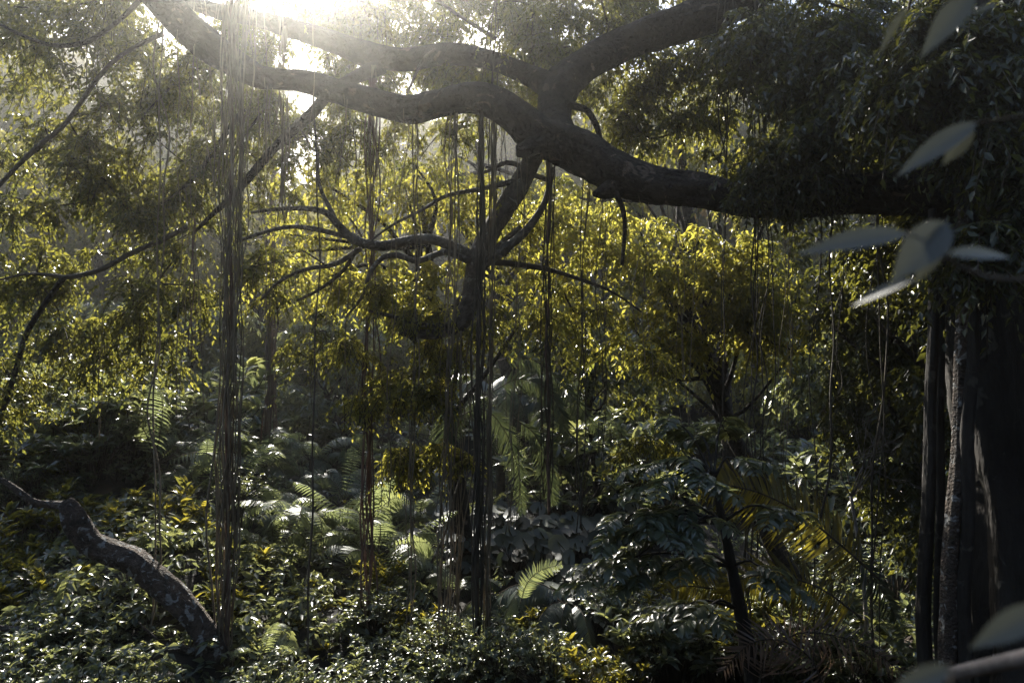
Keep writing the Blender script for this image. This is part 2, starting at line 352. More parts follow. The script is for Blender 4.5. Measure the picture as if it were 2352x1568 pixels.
for pth, dd, mt in [
    ([(1095, 595, 12), (1050, 572, 13), (1000, 552, 12), (950, 550, 12), (900, 560, 12), (860, 563, 11), (810, 548, 10), (780, 520, 9), (750, 490, 8), (700, 480, 6), (640, 481, 5), (575, 489, 3)], 9.8, 'pale'),
    ([(830, 553, 7), (770, 536, 6), (720, 525, 6), (670, 522, 5), (600, 537, 4), (540, 556, 3)], 9.9, 'pale'),
    ([(1080, 602, 8), (1020, 582, 7), (960, 598, 7), (915, 585, 7), (880, 590, 6), (852, 625, 5), (835, 680, 4), (800, 725, 3)], 9.7, 'pale'),
    ([(830, 570, 6), (770, 605, 6), (700, 620, 5), (640, 650, 4), (600, 690, 3)], 9.9, 'pale'),
    ([(1105, 612, 11), (1150, 580, 12), (1205, 535, 10), (1248, 475, 8), (1263, 420, 7), (1268, 385, 5)], 9.6, 'pale'),
    ([(1118, 592, 8), (1158, 555, 7), (1195, 520, 6)], 9.8, 'pale'),
    ([(1125, 600, 8), (1200, 611, 7), (1260, 622, 6), (1320, 640, 5), (1400, 672, 3), (1470, 720, 2)], 9.9, 'twig'),
    ([(1050, 745, 6), (990, 746, 6), (940, 737, 5), (890, 722, 5), (845, 712, 3)], 9.6, 'twig'),
    ([(1205, 385, 6), (1165, 374, 5), (1130, 388, 4), (1100, 400, 3)], 9.7, 'pale'),
    ([(1185, 415, 7), (1110, 432, 6), (1030, 450, 5), (970, 485, 4), (900, 520, 3), (840, 565, 2)], 9.7, 'pale'),
    ([(1215, 398, 7), (1262, 416, 6)], 9.7, 'pale'),
    ([(1305, 240, 9), (1350, 255, 8), (1375, 300, 7), (1380, 350, 6)], 9.8, 'bark'),
    ([(1412, 440, 8), (1430, 480, 6), (1436, 540, 5), (1432, 610, 4)], 9.2, 'bark'),
    ([(375, 78, 6), (320, 105, 5), (270, 135, 5), (230, 178, 5), (190, 235, 5), (150, 290, 5), (100, 332, 6), (40, 385, 5), (-20, 440, 4)], 9.6, 'pale'),
    ([(330, -10, 6), (282, 40, 5), (232, 80, 5), (190, 98, 6), (130, 102, 5), (60, 85, 4), (0, 60, 3)], 9.2, 'bark'),
    ([(430, 520, 5), (385, 545, 6), (300, 582, 6), (230, 620, 6), (160, 636, 6), (120, 632, 5), (60, 628, 4), (0, 640, 3)], 10.4, 'pale'),
    ([(145, 638, 7), (100, 700, 6), (62, 765, 6), (35, 850, 6), (0, 950, 5), (-30, 1050, 4)], 10.4, 'bark'),
    ([(560, 250, 6), (500, 330, 5), (450, 400, 5), (380, 470, 4), (320, 540, 3)], 11.4, 'bark'),
    ([(820, 570, 5), (790, 620, 4), (740, 660, 4), (680, 690, 3)], 10.2, 'twig'),
    ([(730, 350, 3), (735, 420, 4), (755, 470, 5), (772, 510, 6)], 9.9, 'pale'),
    ([(1140, 90, 5), (1030, 20, 4), (960, -30, 3)], 10.8, 'pale'),
    ([(935, 215, 3), (955, 170, 4), (975, 135, 4), (1000, 115, 3)], 9.9, 'pale')]:
    limb('branch', pth, dd, mt, ban, seg=7, step=.07, lump=.12, wob=.012)

# banyan foliage: (u, v, half-width px, half-height px, distance, half-depth m, clumps, sprays each, clump radius)
def foliage(parent, blobs, mat, ll, lw, L=.6, nleaf=18, twigs=True, name='crown', hang=.6, droop=.8, tmpl=T_SMALL):
    mb = MB(); tw = MB() if twigs else None
    for (u, v, ru, rv, d, rd, nc, per, cr) in blobs:
        c = P(u, v, d); r = (ru / F * d, rd, rv / F * d)
        cc, pts = clumps(c, r, nc, per, cr)
        q_ = pts - CAM; dq = q_ @ FW; pu = 1176 + F * (q_ @ RT) / dq; pv = 784 - F * (q_ @ UP) / dq
        pts = pts[((pu - 688) / 62) ** 2 + ((pv - 118) / 52) ** 2 > 1]   # the gap in the crown
        sprays(mb, tw, pts, L, nleaf, ll, lw, droop, hang=hang, tmpl=tmpl)
        if tw is not None and len(cc) > 3:   # branchlets that carry the sprays
            left = list(range(len(cc))); cur = left.pop(int(np.argmax(cc[:, 2]))); chain = [cc[cur]]
            while left:
                dd_ = [np.linalg.norm(cc[q] - chain[-1]) for q in left]; kk = int(np.argmin(dd_))
                if dd_[kk] > .9 or len(chain) > 6:
                    if len(chain) > 2: tube(tw, chain, np.linspace(.02, .006, len(chain)), 5, .1, .1, .02)
                    chain = []
                chain.append(cc[left.pop(kk)])
            if len(chain) > 2: tube(tw, chain, np.linspace(.018, .006, len(chain)), 5, .1, .1, .02)
    o = mb.build(name, mat, parent)
    if twigs: tw.build('twigs', 'twig', o)
    return o

near_blobs = [
    (120, 60, 260, 150, 10, .7, 26, 26, .30), (80, 330, 240, 200, 11, .7, 30, 26, .32), (330, 330, 190, 170, 11.5, .7, 26, 24, .32),
    (230, 520, 260, 120, 11, .7, 22, 24, .30), (100, 720, 160, 160, 11, .7, 16, 22, .30), (430, 470, 120, 160, 12, .7, 14, 22, .30),
    (250, 90, 160, 120, 12, .7, 14, 24, .3), (620, 60, 240, 90, 12.5, .7, 12, 18, .3), (1000, 40, 260, 90, 12, .7, 24, 24, .3), (1160, 90, 150, 90, 10.8, .8, 16, 24, .26),
    (1000, 320, 160, 60, 11.5, .8, 8, 18, .3), (640, 330, 150, 130, 12.5, .7, 10, 20, .3), (1330, 60, 160, 90, 11.5, .7, 18, 24, .3), (1120, 200, 120, 60, 11.5, .6, 8, 20, .3),
    (1500, 10, 200, 70, 12, .7, 14, 22, .3), (1230, 170, 90, 90, 11.5, .6, 8, 22, .25),
    (1800, 120, 200, 150, 9.5, .7, 30, 26, .28), (2020, 120, 220, 170, 9, .7, 30, 26, .28), (2230, 180, 160, 200, 9.2, .7, 26, 26, .28), (1850, 330, 150, 90, 8.4, .8, 20, 26, .22),
    (2080, 330, 160, 100, 9.5, .7, 22, 26, .28), (1700, 80, 120, 100, 11, .7, 14, 24, .28), (2250, 480, 160, 160, 9.6, .7, 22, 26, .28),
    (1980, 60, 420, 160, 11.5, .7, 40, 26, .34), (2200, 420, 260, 260, 11.5, .8, 34, 26, .34),
    (900, -10, 120, 50, 12.5, .5, 12, 30, .28), (810, 20, 60, 35, 12.5, .4, 5, 28, .25), (480, 170, 90, 70, 12, .5, 9, 26, .28), (540, 30, 70, 45, 12, .4, 7, 28, .26), (850, 175, 60, 30, 12, .4, 4, 26, .25), (720, -15, 160, 30, 12.5, .4, 9, 28, .26),
    (60, 640, 110, 90, 10.8, .5, 9, 26, .26), (300, 690, 140, 60, 10.9, .5, 9, 26, .26), (430, 650, 80, 80, 10.9, .4, 7, 26, .26), (150, 800, 140, 80, 10.8, .5, 9, 26, .26), (30, 900, 80, 90, 10.6, .4, 6, 24, .26), (380, 800, 90, 60, 10.9, .4, 5, 24, .24), (620, 640, 90, 80, 11, .4, 6, 24, .25), (680, 760, 90, 70, 11, .4, 6, 24, .25),
    (60, -20, 200, 50, 12, .5, 14, 30, .3), (300, 20, 90, 60, 12.5, .5, 9, 28, .28), (1120, 10, 200, 50, 12.5, .5, 16, 30, .3), (1350, -10, 160, 50, 12.5, .5, 14, 30, .3), (1560, -20, 200, 40, 12.5, .5, 14, 30, .3), (1260, 90, 120, 70, 12.5, .5, 12, 28, .28), (430, 250, 90, 80, 12.5, .5, 9, 28, .28), (940, 90, 120, 50, 12.5, .4, 9, 28, .28), (1000, 170, 150, 50, 12.8, .4, 9, 28, .28),
    (1470, 140, 100, 60, 12, .4, 10, 30, .26), (1580, 140, 80, 50, 12, .4, 8, 30, .26), (1430, 190, 80, 50, 12.4, .4, 7, 28, .26), (20, 140, 90, 70, 12.5, .5, 9, 28, .28), (780, -5, 120, 40, 12, .4, 9, 34, .24), (700, 30, 60, 25, 11.9, .3, 5, 30, .22), (790, 215, 60, 30, 12.6, .3, 5, 28, .22), (560, 215, 60, 40, 12.6, .3, 5, 28, .22), (700, 270, 80, 40, 12.8, .4, 6, 28, .24), (540, 120, 40, 30, 12.2, .3, 4, 26, .2),
    (590, 110, 40, 50, 12.1, .3, 6, 32, .2), (790, 150, 50, 40, 12.3, .3, 6, 32, .2), (560, 60, 50, 35, 12.2, .3, 6, 32, .2), (630, 70, 50, 14, 11.9, .2, 4, 26, .15), (380, 150, 90, 60, 12.6, .5, 10, 30, .28), (330, 230, 80, 50, 12.6, .5, 7, 28, .28), (860, 205, 50, 20, 12.3, .3, 4, 28, .18), (620, 225, 60, 25, 12.6, .3, 5, 28, .2), (1130, 140, 80, 30, 12.4, .3, 5, 28, .22),
    (600, 280, 90, 50, 12.5, .4, 6, 24, .26), (820, 300, 120, 60, 12.5, .4, 8, 24, .26), (1000, 170, 150, 40, 12.5, .4, 8, 24, .26),
    (1300, 230, 260, 120, 12.5, .6, 22, 24, .3), (1560, 200, 160, 130, 12, .5, 18, 24, .28), (1640, 330, 160, 90, 11.5, .5, 16, 24, .26), (1450, 300, 140, 70, 12, .5, 12, 22, .26), (900, 60, 240, 80, 13, .6, 16, 22, .32),
    (760, 330, 150, 80, 12, .5, 10, 22, .28), (560, 420, 130, 90, 12, .5, 10, 22, .28), (2210, 230, 170, 220, 6.7, .4, 22, 22, .18), (2060, 130, 130, 120, 7.2, .4, 12, 20, .18), (2280, 560, 110, 90, 6.3, .2, 14, 20, .16), (2330, 300, 100, 200, 6.2, .2, 14, 20, .16), (2200, 60, 150, 90, 6.7, .3, 12, 20, .16), (1900, 120, 130, 110, 8.4, .5, 14, 24, .2)]

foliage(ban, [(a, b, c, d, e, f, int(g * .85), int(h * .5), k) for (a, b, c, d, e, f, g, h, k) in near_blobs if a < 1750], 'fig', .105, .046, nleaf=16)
foliage(ban, [(a, b, c, d, e, f, int(g * .85), int(h * .75), k) for (a, b, c, d, e, f, g, h, k) in near_blobs if a >= 1750], 'dark', .115, .048, nleaf=14)  # right-hand crown, its shade put into a darker leaf colour
limb_blobs = [(1850, 430, 140, 50, 8.3, .35, 16, 12, .14), (1720, 420, 60, 40, 8.5, .2, 4, 10, .12)]
foliage(ban, limb_blobs, 'dark', .085, .036, L=.35, nleaf=12, name='leafy_shoots')
# unseen leaf roof added over the viewer to cut down sky light
mb = MB(); cc, pts = clumps((0, 1, 15.5), (15, 7, 1.5), 70, 16, 1.0); sprays(mb, None, pts, 1.0, 14, .24, .11); mb.build('upper_crown', 'fig', ban)

# ------------------------------------------------------------------ other trees
def tree(name, label, x, y, blobs, mat, ll, lw, r=.22, group=None, cat='tree', L=.6, nleaf=16, bark='bark', lean=0.0, limbs=True, twigs=False, per_spray_hang=.6):
    g = float(H(x, y)); root = empty(name, (x, y, g), label, cat, group); O = np.array([x, y, g])
    lb = MB(); tb = MB(); cs = []; tw = MB() if twigs else None
    for (u, v, ru, rv, d, rd, nc, per, cr) in blobs:
        c = P(u, v, d); rr = (ru / F * d, rd, rv / F * d)
        cc, pts = clumps(c, rr, nc, int(per * .42), cr); cs.append(cc)
        sprays(lb, tw, pts, L, nleaf, ll, lw, hang=per_spray_hang)
    top = np.mean([c.mean(0) for c in cs], 0)
    mid = O * .5 + top * .5; mid[0] += lean
    tp = tube(tb, [O - (0, 0, .4), O * .75 + top * .25, mid, O * .2 + top * .8 + (lean * .4, 0, 0), top + (0, 0, .8)], [r * 1.3, r, r * .85, r * .6, r * .25], 10, .25, .1, wob=.04)
    if limbs:
        allc = np.vstack(cs); sel = allc[rng.permutation(len(allc))[:16]]
        for q in sel:
            s = tp[int(len(tp) * rng.uniform(.45, .9))]
            m_ = s * .5 + q * .5 + rng.normal(0, .25, 3)
            tube(tb, [s, m_, q], [r * .32, r * .2, r * .07], 6, .2, .08, wob=.03)
    tb.build('trunk', bark, root, O, smooth=True)
    lo = lb.build('crown', mat, root, O)
    if twigs: tw.build('twigs', 'twig', lo, O)
    return root

# trees in the middle distance, sunlight put into their golden leaf colour
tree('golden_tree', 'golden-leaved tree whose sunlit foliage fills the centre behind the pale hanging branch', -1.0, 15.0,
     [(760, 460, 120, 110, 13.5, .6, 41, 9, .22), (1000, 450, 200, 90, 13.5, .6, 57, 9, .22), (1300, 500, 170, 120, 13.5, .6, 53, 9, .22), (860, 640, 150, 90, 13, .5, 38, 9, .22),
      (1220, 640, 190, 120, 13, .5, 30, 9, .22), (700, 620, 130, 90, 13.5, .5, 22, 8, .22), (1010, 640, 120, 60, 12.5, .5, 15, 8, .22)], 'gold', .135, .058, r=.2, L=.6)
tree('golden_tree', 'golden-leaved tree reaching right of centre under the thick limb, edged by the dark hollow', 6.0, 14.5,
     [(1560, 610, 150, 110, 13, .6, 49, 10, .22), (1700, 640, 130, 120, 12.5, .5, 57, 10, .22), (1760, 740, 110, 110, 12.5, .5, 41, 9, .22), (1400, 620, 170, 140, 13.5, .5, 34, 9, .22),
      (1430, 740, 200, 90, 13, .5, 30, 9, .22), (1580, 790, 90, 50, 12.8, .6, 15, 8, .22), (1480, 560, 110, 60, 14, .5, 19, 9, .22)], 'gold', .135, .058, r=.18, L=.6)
# tufts low on the banyan's pale branch, sunlight put into their golden colour
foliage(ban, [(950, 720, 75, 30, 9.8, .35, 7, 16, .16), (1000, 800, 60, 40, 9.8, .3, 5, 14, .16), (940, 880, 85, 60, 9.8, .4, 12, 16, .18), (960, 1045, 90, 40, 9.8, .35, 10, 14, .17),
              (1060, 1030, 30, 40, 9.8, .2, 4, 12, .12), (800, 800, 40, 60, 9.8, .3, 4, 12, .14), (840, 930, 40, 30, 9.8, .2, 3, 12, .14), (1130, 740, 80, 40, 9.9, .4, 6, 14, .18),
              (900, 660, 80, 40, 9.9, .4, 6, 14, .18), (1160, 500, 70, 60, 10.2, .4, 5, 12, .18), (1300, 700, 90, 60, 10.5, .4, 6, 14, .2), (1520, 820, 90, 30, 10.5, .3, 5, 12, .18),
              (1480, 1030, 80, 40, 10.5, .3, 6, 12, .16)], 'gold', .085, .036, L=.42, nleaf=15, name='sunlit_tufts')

tree('upland_tree', 'dark olive tree filling the far left behind the long pale slanting branch', -18, 30,
     [(60, 380, 170, 90, 30, 1.4, 22, 34, .7), (60, 540, 180, 90, 30, 1.4, 22, 34, .7), (300, 400, 180, 90, 30, 1.4, 20, 34, .7), (320, 560, 180, 90, 30, 1.4, 20, 34, .7)],
     'back', .26, .12, r=.25)
tree('upland_tree', 'olive tree seen through the thick bundle of hanging roots', -12.0, 30.0,
     [(520, 380, 120, 100, 30, 1.4, 16, 32, .7), (540, 520, 160, 80, 30, 1.4, 20, 32, .7), (740, 440, 140, 80, 30, 1.2, 16, 30, .7), (700, 580, 150, 80, 30, 1.4, 20, 32, .7)],
     'back', .26, .12, r=.25)
tree('upland_tree', 'green tree showing between the limb and the pale hanging branch', 0.5, 20.0,
     [(1260, 440, 240, 70, 20, .8, 20, 20, .45), (1000, 400, 180, 50, 20, .8, 10, 20, .45), (1000, 230, 200, 80, 20, .5, 8, 16, .5)],
     'back', .21, .095, r=.28)
tree('upland_tree', 'tall tree behind the fork of the right limb, with a few orange leaves', 6.5, 19.0,
     [(1560, 330, 150, 80, 18, .5, 10, 18, .4), (1720, 400, 120, 80, 17, .5, 8, 18, .4), (1430, 420, 180, 50, 18, .5, 9, 18, .4)],
     'back', .20, .09, r=.26)
o = foliage(bpy.context.scene.objects['upland_tree.003'], [(1560, 190, 70, 60, 17, .3, 4, 9, .2), (1640, 240, 60, 50, 17, .3, 4, 9, .2), (1500, 250, 50, 40, 17, .3, 2, 8, .2)], 'orange', .22, .11, twigs=False, name='orange_leaves')
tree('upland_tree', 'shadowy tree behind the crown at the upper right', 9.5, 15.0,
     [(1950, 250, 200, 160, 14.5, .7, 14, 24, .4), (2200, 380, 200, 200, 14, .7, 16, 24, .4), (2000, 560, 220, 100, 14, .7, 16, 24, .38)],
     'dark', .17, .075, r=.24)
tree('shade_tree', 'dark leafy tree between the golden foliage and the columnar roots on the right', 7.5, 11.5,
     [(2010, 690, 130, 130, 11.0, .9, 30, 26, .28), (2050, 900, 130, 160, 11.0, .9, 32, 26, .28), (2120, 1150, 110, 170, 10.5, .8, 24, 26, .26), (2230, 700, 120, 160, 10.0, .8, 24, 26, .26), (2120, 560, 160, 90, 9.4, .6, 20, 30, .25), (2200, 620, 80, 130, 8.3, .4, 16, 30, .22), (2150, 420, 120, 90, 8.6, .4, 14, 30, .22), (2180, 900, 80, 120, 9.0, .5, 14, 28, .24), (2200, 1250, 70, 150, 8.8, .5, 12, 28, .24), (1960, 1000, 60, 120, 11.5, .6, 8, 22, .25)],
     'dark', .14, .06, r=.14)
tree('understory_tree', 'blue-green leafy tree low at the far left below the slanting branch', -12.5, 18.5,
     [(90, 820, 170, 90, 19, .9, 18, 30, .45), (30, 930, 120, 60, 18.5, .8, 10, 30, .4), (230, 760, 140, 60, 19.5, .8, 14, 30, .45)], 'cool', .20, .085, r=.1)
tree('understory_tree', 'blue-green leafy tree left of the thick root bundle above the ferns', -9.0, 20.0,
     [(400, 820, 130, 80, 20, .9, 18, 30, .45), (310, 880, 110, 60, 19.5, .8, 10, 30, .42), (460, 740, 110, 60, 20.5, .8, 12, 30, .45)], 'cool', .20, .085, r=.1)
tree('understory_tree', 'blue-green leafy tree between the root bundle and the golden tufts', -5.0, 21.0,
     [(760, 800, 120, 80, 21, .9, 18, 30, .45), (690, 900, 80, 50, 20.5, .7, 8, 30, .42)], 'cool', .20, .085, r=.09)
tree('understory_tree', 'shady tree above the dark hollow right of centre', 2.2, 17.0,
     [(1330, 800, 130, 50, 17, .7, 12, 22, .36), (1450, 860, 110, 70, 16.5, .7, 12, 22, .36), (1230, 760, 90, 40, 17, .6, 6, 22, .36)], 'dark', .17, .07, r=.09)
tree('understory_tree', 'leafy tree behind the right twin vines above the bare shrub', 8.2, 15.0,
     [(1960, 800, 120, 90, 14.5, .7, 16, 22, .34), (1860, 880, 90, 60, 14.5, .6, 9, 22, .32)], 'cool', .15, .065, r=.09)
# far forest on the ridge: prototypes then copies
def far_proto(k):
    O = np.zeros(3); root = empty('hillside_tree', O, cat='tree', group='trees on the wooded hillside')
    lb = MB(); tb = MB(); hgt = [7.5, 6.5, 8.5, 5.5][k]; wd = [3.4, 3.8, 2.8, 3.2][k]
    nc = 46; cc, pts = clumps((0, 0, hgt * .5), (wd, wd, hgt * .5), nc, 18, .7)
    sprays(lb, None, pts, .9, 12, .26, .115)
    tp = tube(tb, [(0, 0, -1), (.2, .1, hgt * .3), (-.1, 0, hgt * .6), (.1, 0, hgt * .9)], [.35, .24, .17, .05], 9, .3, .1, wob=.05)
    for q in cc[:14]:
        s = tp[int(len(tp) * rng.uniform(.4, .9))]; tube(tb, [s, (s + q) / 2 + rng.normal(0, .2, 3), q], [.09, .06, .02], 5, .3)
    tb.build('trunk', 'bark', root, smooth=True); lb.build('crown', 'back', root)
    return root
protos = [far_proto(k) for k in range(4)]
used = [False] * 4
spots = []
for row, (y0, n) in enumerate([(25, 11), (29, 13), (33, 16), (38, 18), (43, 21), (49, 23), (56, 23)]):
    for i in range(n):
        xx = (i + .5 - n / 2) / n * (y0 * 1.85) + rng.uniform(-1.2, 1.2); spots.append((xx, y0 + rng.uniform(-2, 2), row))
for i, (x, y, row) in enumerate(spots):
    if row > 2 and abs(x / y + .345) < .035: continue
    k = int(rng.integers(4)); s = rng.uniform(.8, 1.15) * [.6, .65, .75, .85, .95, 1.0, 1.1][row]
    lab = ['rounded leafy tree at the foot of the steep wooded hillside', 'rounded leafy tree low on the steep wooded hillside', 'leafy tree on the lower half of the hillside', 'leafy tree halfway up the steep hillside', 'hazy tree above the middle of the hillside', 'hazy tree just under the hilltop', 'pale hazy tree on the hilltop'][row]
    if not used[k]:
        o = protos[k]; used[k] = True; o.location = (x, y, float(H(x, y))); o.scale = (s, s, s); o.rotation_euler.z = rng.uniform(0, 6.28)
    else: o = dup(protos[k], (x, y, float(H(x, y))), rng.uniform(0, 6.28), s)
    o['label'] = lab; o['group'] = 'trees on the wooded hillside'

# ------------------------------------------------------------------ undergrowth carpet (one mass)
def carpet():
    mb = MB(); n = 10000
    x = rng.uniform(-1, 1, n); y = 9 + 50 * rng.random(n) ** .8; x = x * (y * 1.0 + 2)
    C = np.stack([x, y, H(x, y) + rng.uniform(.05, .5, n)], -1)
    sprays(mb, None, C, .55, 12, .17, .08, droop=.5, hang=.3)
    n = 1800; x = rng.uniform(-9.5, 0, n); y = rng.uniform(6.5, 12.5, n); sprays(mb, None, np.stack([x, y, H(x, y) + rng.uniform(.05, .35, n)], -1), .5, 12, .15, .065, droop=.4, hang=.2)
    n = 1500; x = rng.uniform(-9, 9, n); y = rng.uniform(-3, 9, n); C = np.stack([x, y, H(x, y) + rng.uniform(.02, .15, n)], -1)
    C = C[(np.abs(C[:, 0]) > 1.0) | (C[:, 1] > 3)]
    sprays(mb, None, C, .4, 10, .12, .05, droop=.4, hang=.3)
    tag(mb.build('undergrowth', 'cool'), 'tangled low green undergrowth covering the forest slope', 'undergrowth', kind='stuff')
carpet()

# ------------------------------------------------------------------ shrubs
def shrub_proto(name, mat, nb=34, ll=.22, lw=.085, rad=.8, hgt=1.0, whorl=8, tmpl=T_LEAF, up=.6, cat='shrub'):
    root = empty(name, (0, 0, 0), cat=cat); lb = MB(); st = MB()
    tips = in_ball(nb, (0, 0, hgt * .55), (rad, rad, hgt * .5)); tips = tips[tips[:, 2] > .12]
    for q in tips: tube(st, [(rng.normal(0, .1), rng.normal(0, .1), -1.1), (q[0] * .3, q[1] * .3, 0), q * (.6, .6, .5), q], [.02, .012, .006], 4, .15, wob=.01)
    for level, sh in ((0, 1.0), (-.13, .8)):
        m = len(tips); outd = nrm(tips - np.array([0, 0, hgt * .3]))
        base = tips + outd * level
        ang = rng.uniform(0, 6.28, (m, whorl)) ; 
        ax = np.stack([np.cos(ang), np.sin(ang), up + rng.normal(0, .35, ang.shape)], -1) + outd[:, None] * .6
        nor = np.array([0, 0, 1.0]) + outd[:, None] * .3 + rng.normal(0, .3, (m, whorl, 3))
        sz = rng.uniform(.6, 1.2, m * whorl)
        bt = rng.random(m); tint = np.clip(bt[:, None] * .6 + rng.random((m, whorl)) * .5 - .05, 0, 1)
        leaves(lb, np.repeat(base, whorl, 0) + rng.normal(0, .01, (m * whorl, 3)), ax.reshape(-1, 3), nor.reshape(-1, 3), ll * sz, lw * sz, tmpl, tint.ravel())
    st.build('stems', 'twig', root, smooth=True); lb.build('leaves', mat, root, smooth=True)
    return root

class Pool:
    def __init__(s, fn, n): s.p = [fn(i) for i in range(n)]; s.u = [False] * n
    def put(s, loc, rz, sc_, label, group=None, tilt=(0, 0), k=None):
        k = int(rng.integers(len(s.p))) if k is None else k
        if not s.u[k]:
            s.u[k] = True; o = s.p[k]; o.location = Vector(loc); o.rotation_euler = (tilt[0], tilt[1], rz); o.scale = (sc_,) * 3; o['label'] = label
            if group: o['group'] = group
            return o
        o = dup(s.p[k], loc, rz, sc_, label, tilt=tilt)
        if group: o['group'] = group
        elif 'group' in o: del o['group']
        return o

glossy = Pool(lambda i: shrub_proto('glossy_shrub', 'shrub', nb=34, rad=.85, hgt=1.1), 3)
cool = Pool(lambda i: shrub_proto('broadleaf_shrub', 'cool', nb=36, ll=.24, lw=.10, rad=.95, hgt=1.2, whorl=7, up=.3), 3)
small = Pool(lambda i: shrub_proto('small_leaved_shrub', 'cool', nb=70, ll=.12, lw=.06, rad=.8, hgt=1.0, whorl=6, up=.3), 3)
# lower-left bank of glossy shrubs, their tops in the sun
GL = []
for (u, v, d, s) in [(60, 1200, 11, 1), (150, 1130, 11.5, .9), (260, 1170, 11.5, 1), (380, 1150, 11.5, 1.1), (450, 1230, 11, 1), (330, 1260, 10.5, 1), (180, 1290, 10, 1), (60, 1330, 10, 1), (520, 1290, 10.8, 1.0),
                     (600, 1330, 10.8, 1), (690, 1370, 10.8, 1), (760, 1400, 10.6, 1), (560, 1400, 10.2, 1), (430, 1370, 9.8, 1), (280, 1400, 9.4, 1), (140, 1430, 9.2, 1), (20, 1460, 9, 1), (660, 1470, 10, 1), (770, 1510, 10.2, 1.0),
                     (800, 1460, 10.6, .8), (230, 1540, 8.6, .9), (80, 1560, 8.6, .9), (230, 1330, 9.6, 1), (180, 1500, 8.8, .9), (480, 1350, 9.8, .9), (20, 1390, 9.6, 1), (100, 1260, 10.6, 1), (300, 1210, 11, 1)]:
    p = P(u, v, d) - np.array([0, 0, .95 * s]); glossy.put(p, rng.uniform(0, 6.28), s * rng.uniform(.9, 1.1), 'glossy whorled-leaf shrub in the thick sunlit bank at lower left', 'glossy shrubs of the lower left bank')
LONE = 'cool green shrub with glossy bluish leaves on the shaded slope'
def put_shrubs(lst, label, group, pool=cool):
    for n_, (u, v, s) in enumerate(lst):
        p, d = gp(u, v + 60); q_ = pool
        if pool is small and n_ % 3 == 1: q_, s = glossy, s * .8
        if pool is cool:
            p = p + np.array([0, 0, rng.uniform(0, .75)])
            if n_ % 4 == 1: q_, s = small, s * 1.15
            if n_ % 4 == 3: q_, s = glossy, s * .95
        q_.put(p, rng.uniform(0, 6.28), s, label, group)
put_shrubs([(u_ + 25 * math.sin(u_ * 7 + v_), v_, 1.15 + .25 * math.sin(u_ + v_ * 3)) for v_ in (790, 850, 910, 970) for u_ in range(-20, 500, 75)] + [(60, 950, 1.3), (170, 900, 1.4), (260, 950, 1.2), (120, 1030, 1.2), (330, 880, 1.3), (30, 860, 1.4), (220, 1040, 1.1), (400, 960, 1.2), (300, 1010, 1.1), (60, 1090, 1.1), (420, 860, 1.3), (160, 820, 1.3), (330, 790, 1.3), (250, 760, 1.3), (430, 760, 1.3)],
           'blue-green shrub on the shaded slope at the left edge', 'shrubs on the left slope')
put_shrubs([(1600, 1000, 1.3), (1680, 980, 1.2), (1760, 1020, 1.2), (1840, 1060, 1.2), (1660, 1080, 1.1), (1750, 1120, 1.1), (1850, 1150, 1.1), (1900, 1220, 1.0), (1560, 1080, 1.1), (1980, 1150, 1.1), (2020, 1250, 1.0), (1930, 1300, 1.0), (1820, 1260, 1.0)],
           'pale-leaved shrub in the clump behind the golden palm frond', 'shrubs behind the golden frond', small)
for (u, v, d, s, q_) in [(20, 1040, 12.6, 1.0, cool), (110, 1050, 12.8, 1.0, glossy), (200, 1040, 12.8, 1.0, cool), (290, 1060, 13.0, .9, small), (60, 980, 13.4, 1.1, small), (150, 985, 13.6, 1.1, cool), (240, 980, 13.8, 1.0, glossy),
                         (330, 1000, 14, 1.0, cool), (10, 920, 14.2, 1.2, cool), (100, 925, 14.4, 1.1, glossy), (190, 920, 14.6, 1.1, cool), (280, 925, 14.8, 1.0, small), (370, 940, 15, 1.0, cool), (60, 1090, 12, .9, small), (-30, 990, 13, 1.1, glossy)]:
    p = P(u, v, d) - np.array([0, 0, .8 * s]); p[2] = min(p[2], float(H(p[0], p[1])) + .9); q_.put(p, rng.uniform(0, 6.28), s * 1.1, 'x', 'shrubs on the left slope')
put_shrubs([(450, 930, .9), (560, 1000, .7), (640, 930, 1.0), (700, 950, .9), (760, 1010, .7), (850, 1000, .8), (620, 1110, .6), (820, 1200, .6), (900, 1060, .8), (540, 1180, .6), (800, 880, 1.1), (880, 960, 1.0), (720, 860, 1.2), (480, 900, 1.2), (550, 960, 1.0), (780, 960, 1.0), (960, 1000, 1.0), (1500, 900, 1.2), (1420, 980, 1.0), (1580, 860, 1.3), (1660, 860, 1.2), (1780, 900, 1.2)],
           'dark shrub growing at the head of the fern bank', 'shrubs above the fern bank')
put_shrubs([(880, 1400, .8), (960, 1440, .8), (1010, 1500, .8), (900, 1500, .8), (860, 1320, .8), (1100, 1460, .8), (1170, 1420, .8), (1230, 1440, .8), (1160, 1520, .8), (1260, 1520, .8), (1330, 1540, .8), (1050, 1560, .8), (950, 1580, .8), (1420, 1560, .8)],
           'small-leaved shrub catching light beneath the central hanging roots', 'shrubs at the bottom centre', small)
put_shrubs([(1600, 1540, .9), (1700, 1500, .9), (1800, 1540, .9), (1900, 1500, .9), (2000, 1460, .9), (2060, 1380, .9), (2040, 1540, .9), (1560, 1450, .9), (1480, 1540, .9), (1540, 1560, .9), (1640, 1575, .9), (1750, 1580, .9), (1860, 1585, .9), (1440, 1480, .8), (1950, 1560, .9)],
           'dark shrub in the deep shade at lower right', 'shrubs in the lower right shade')

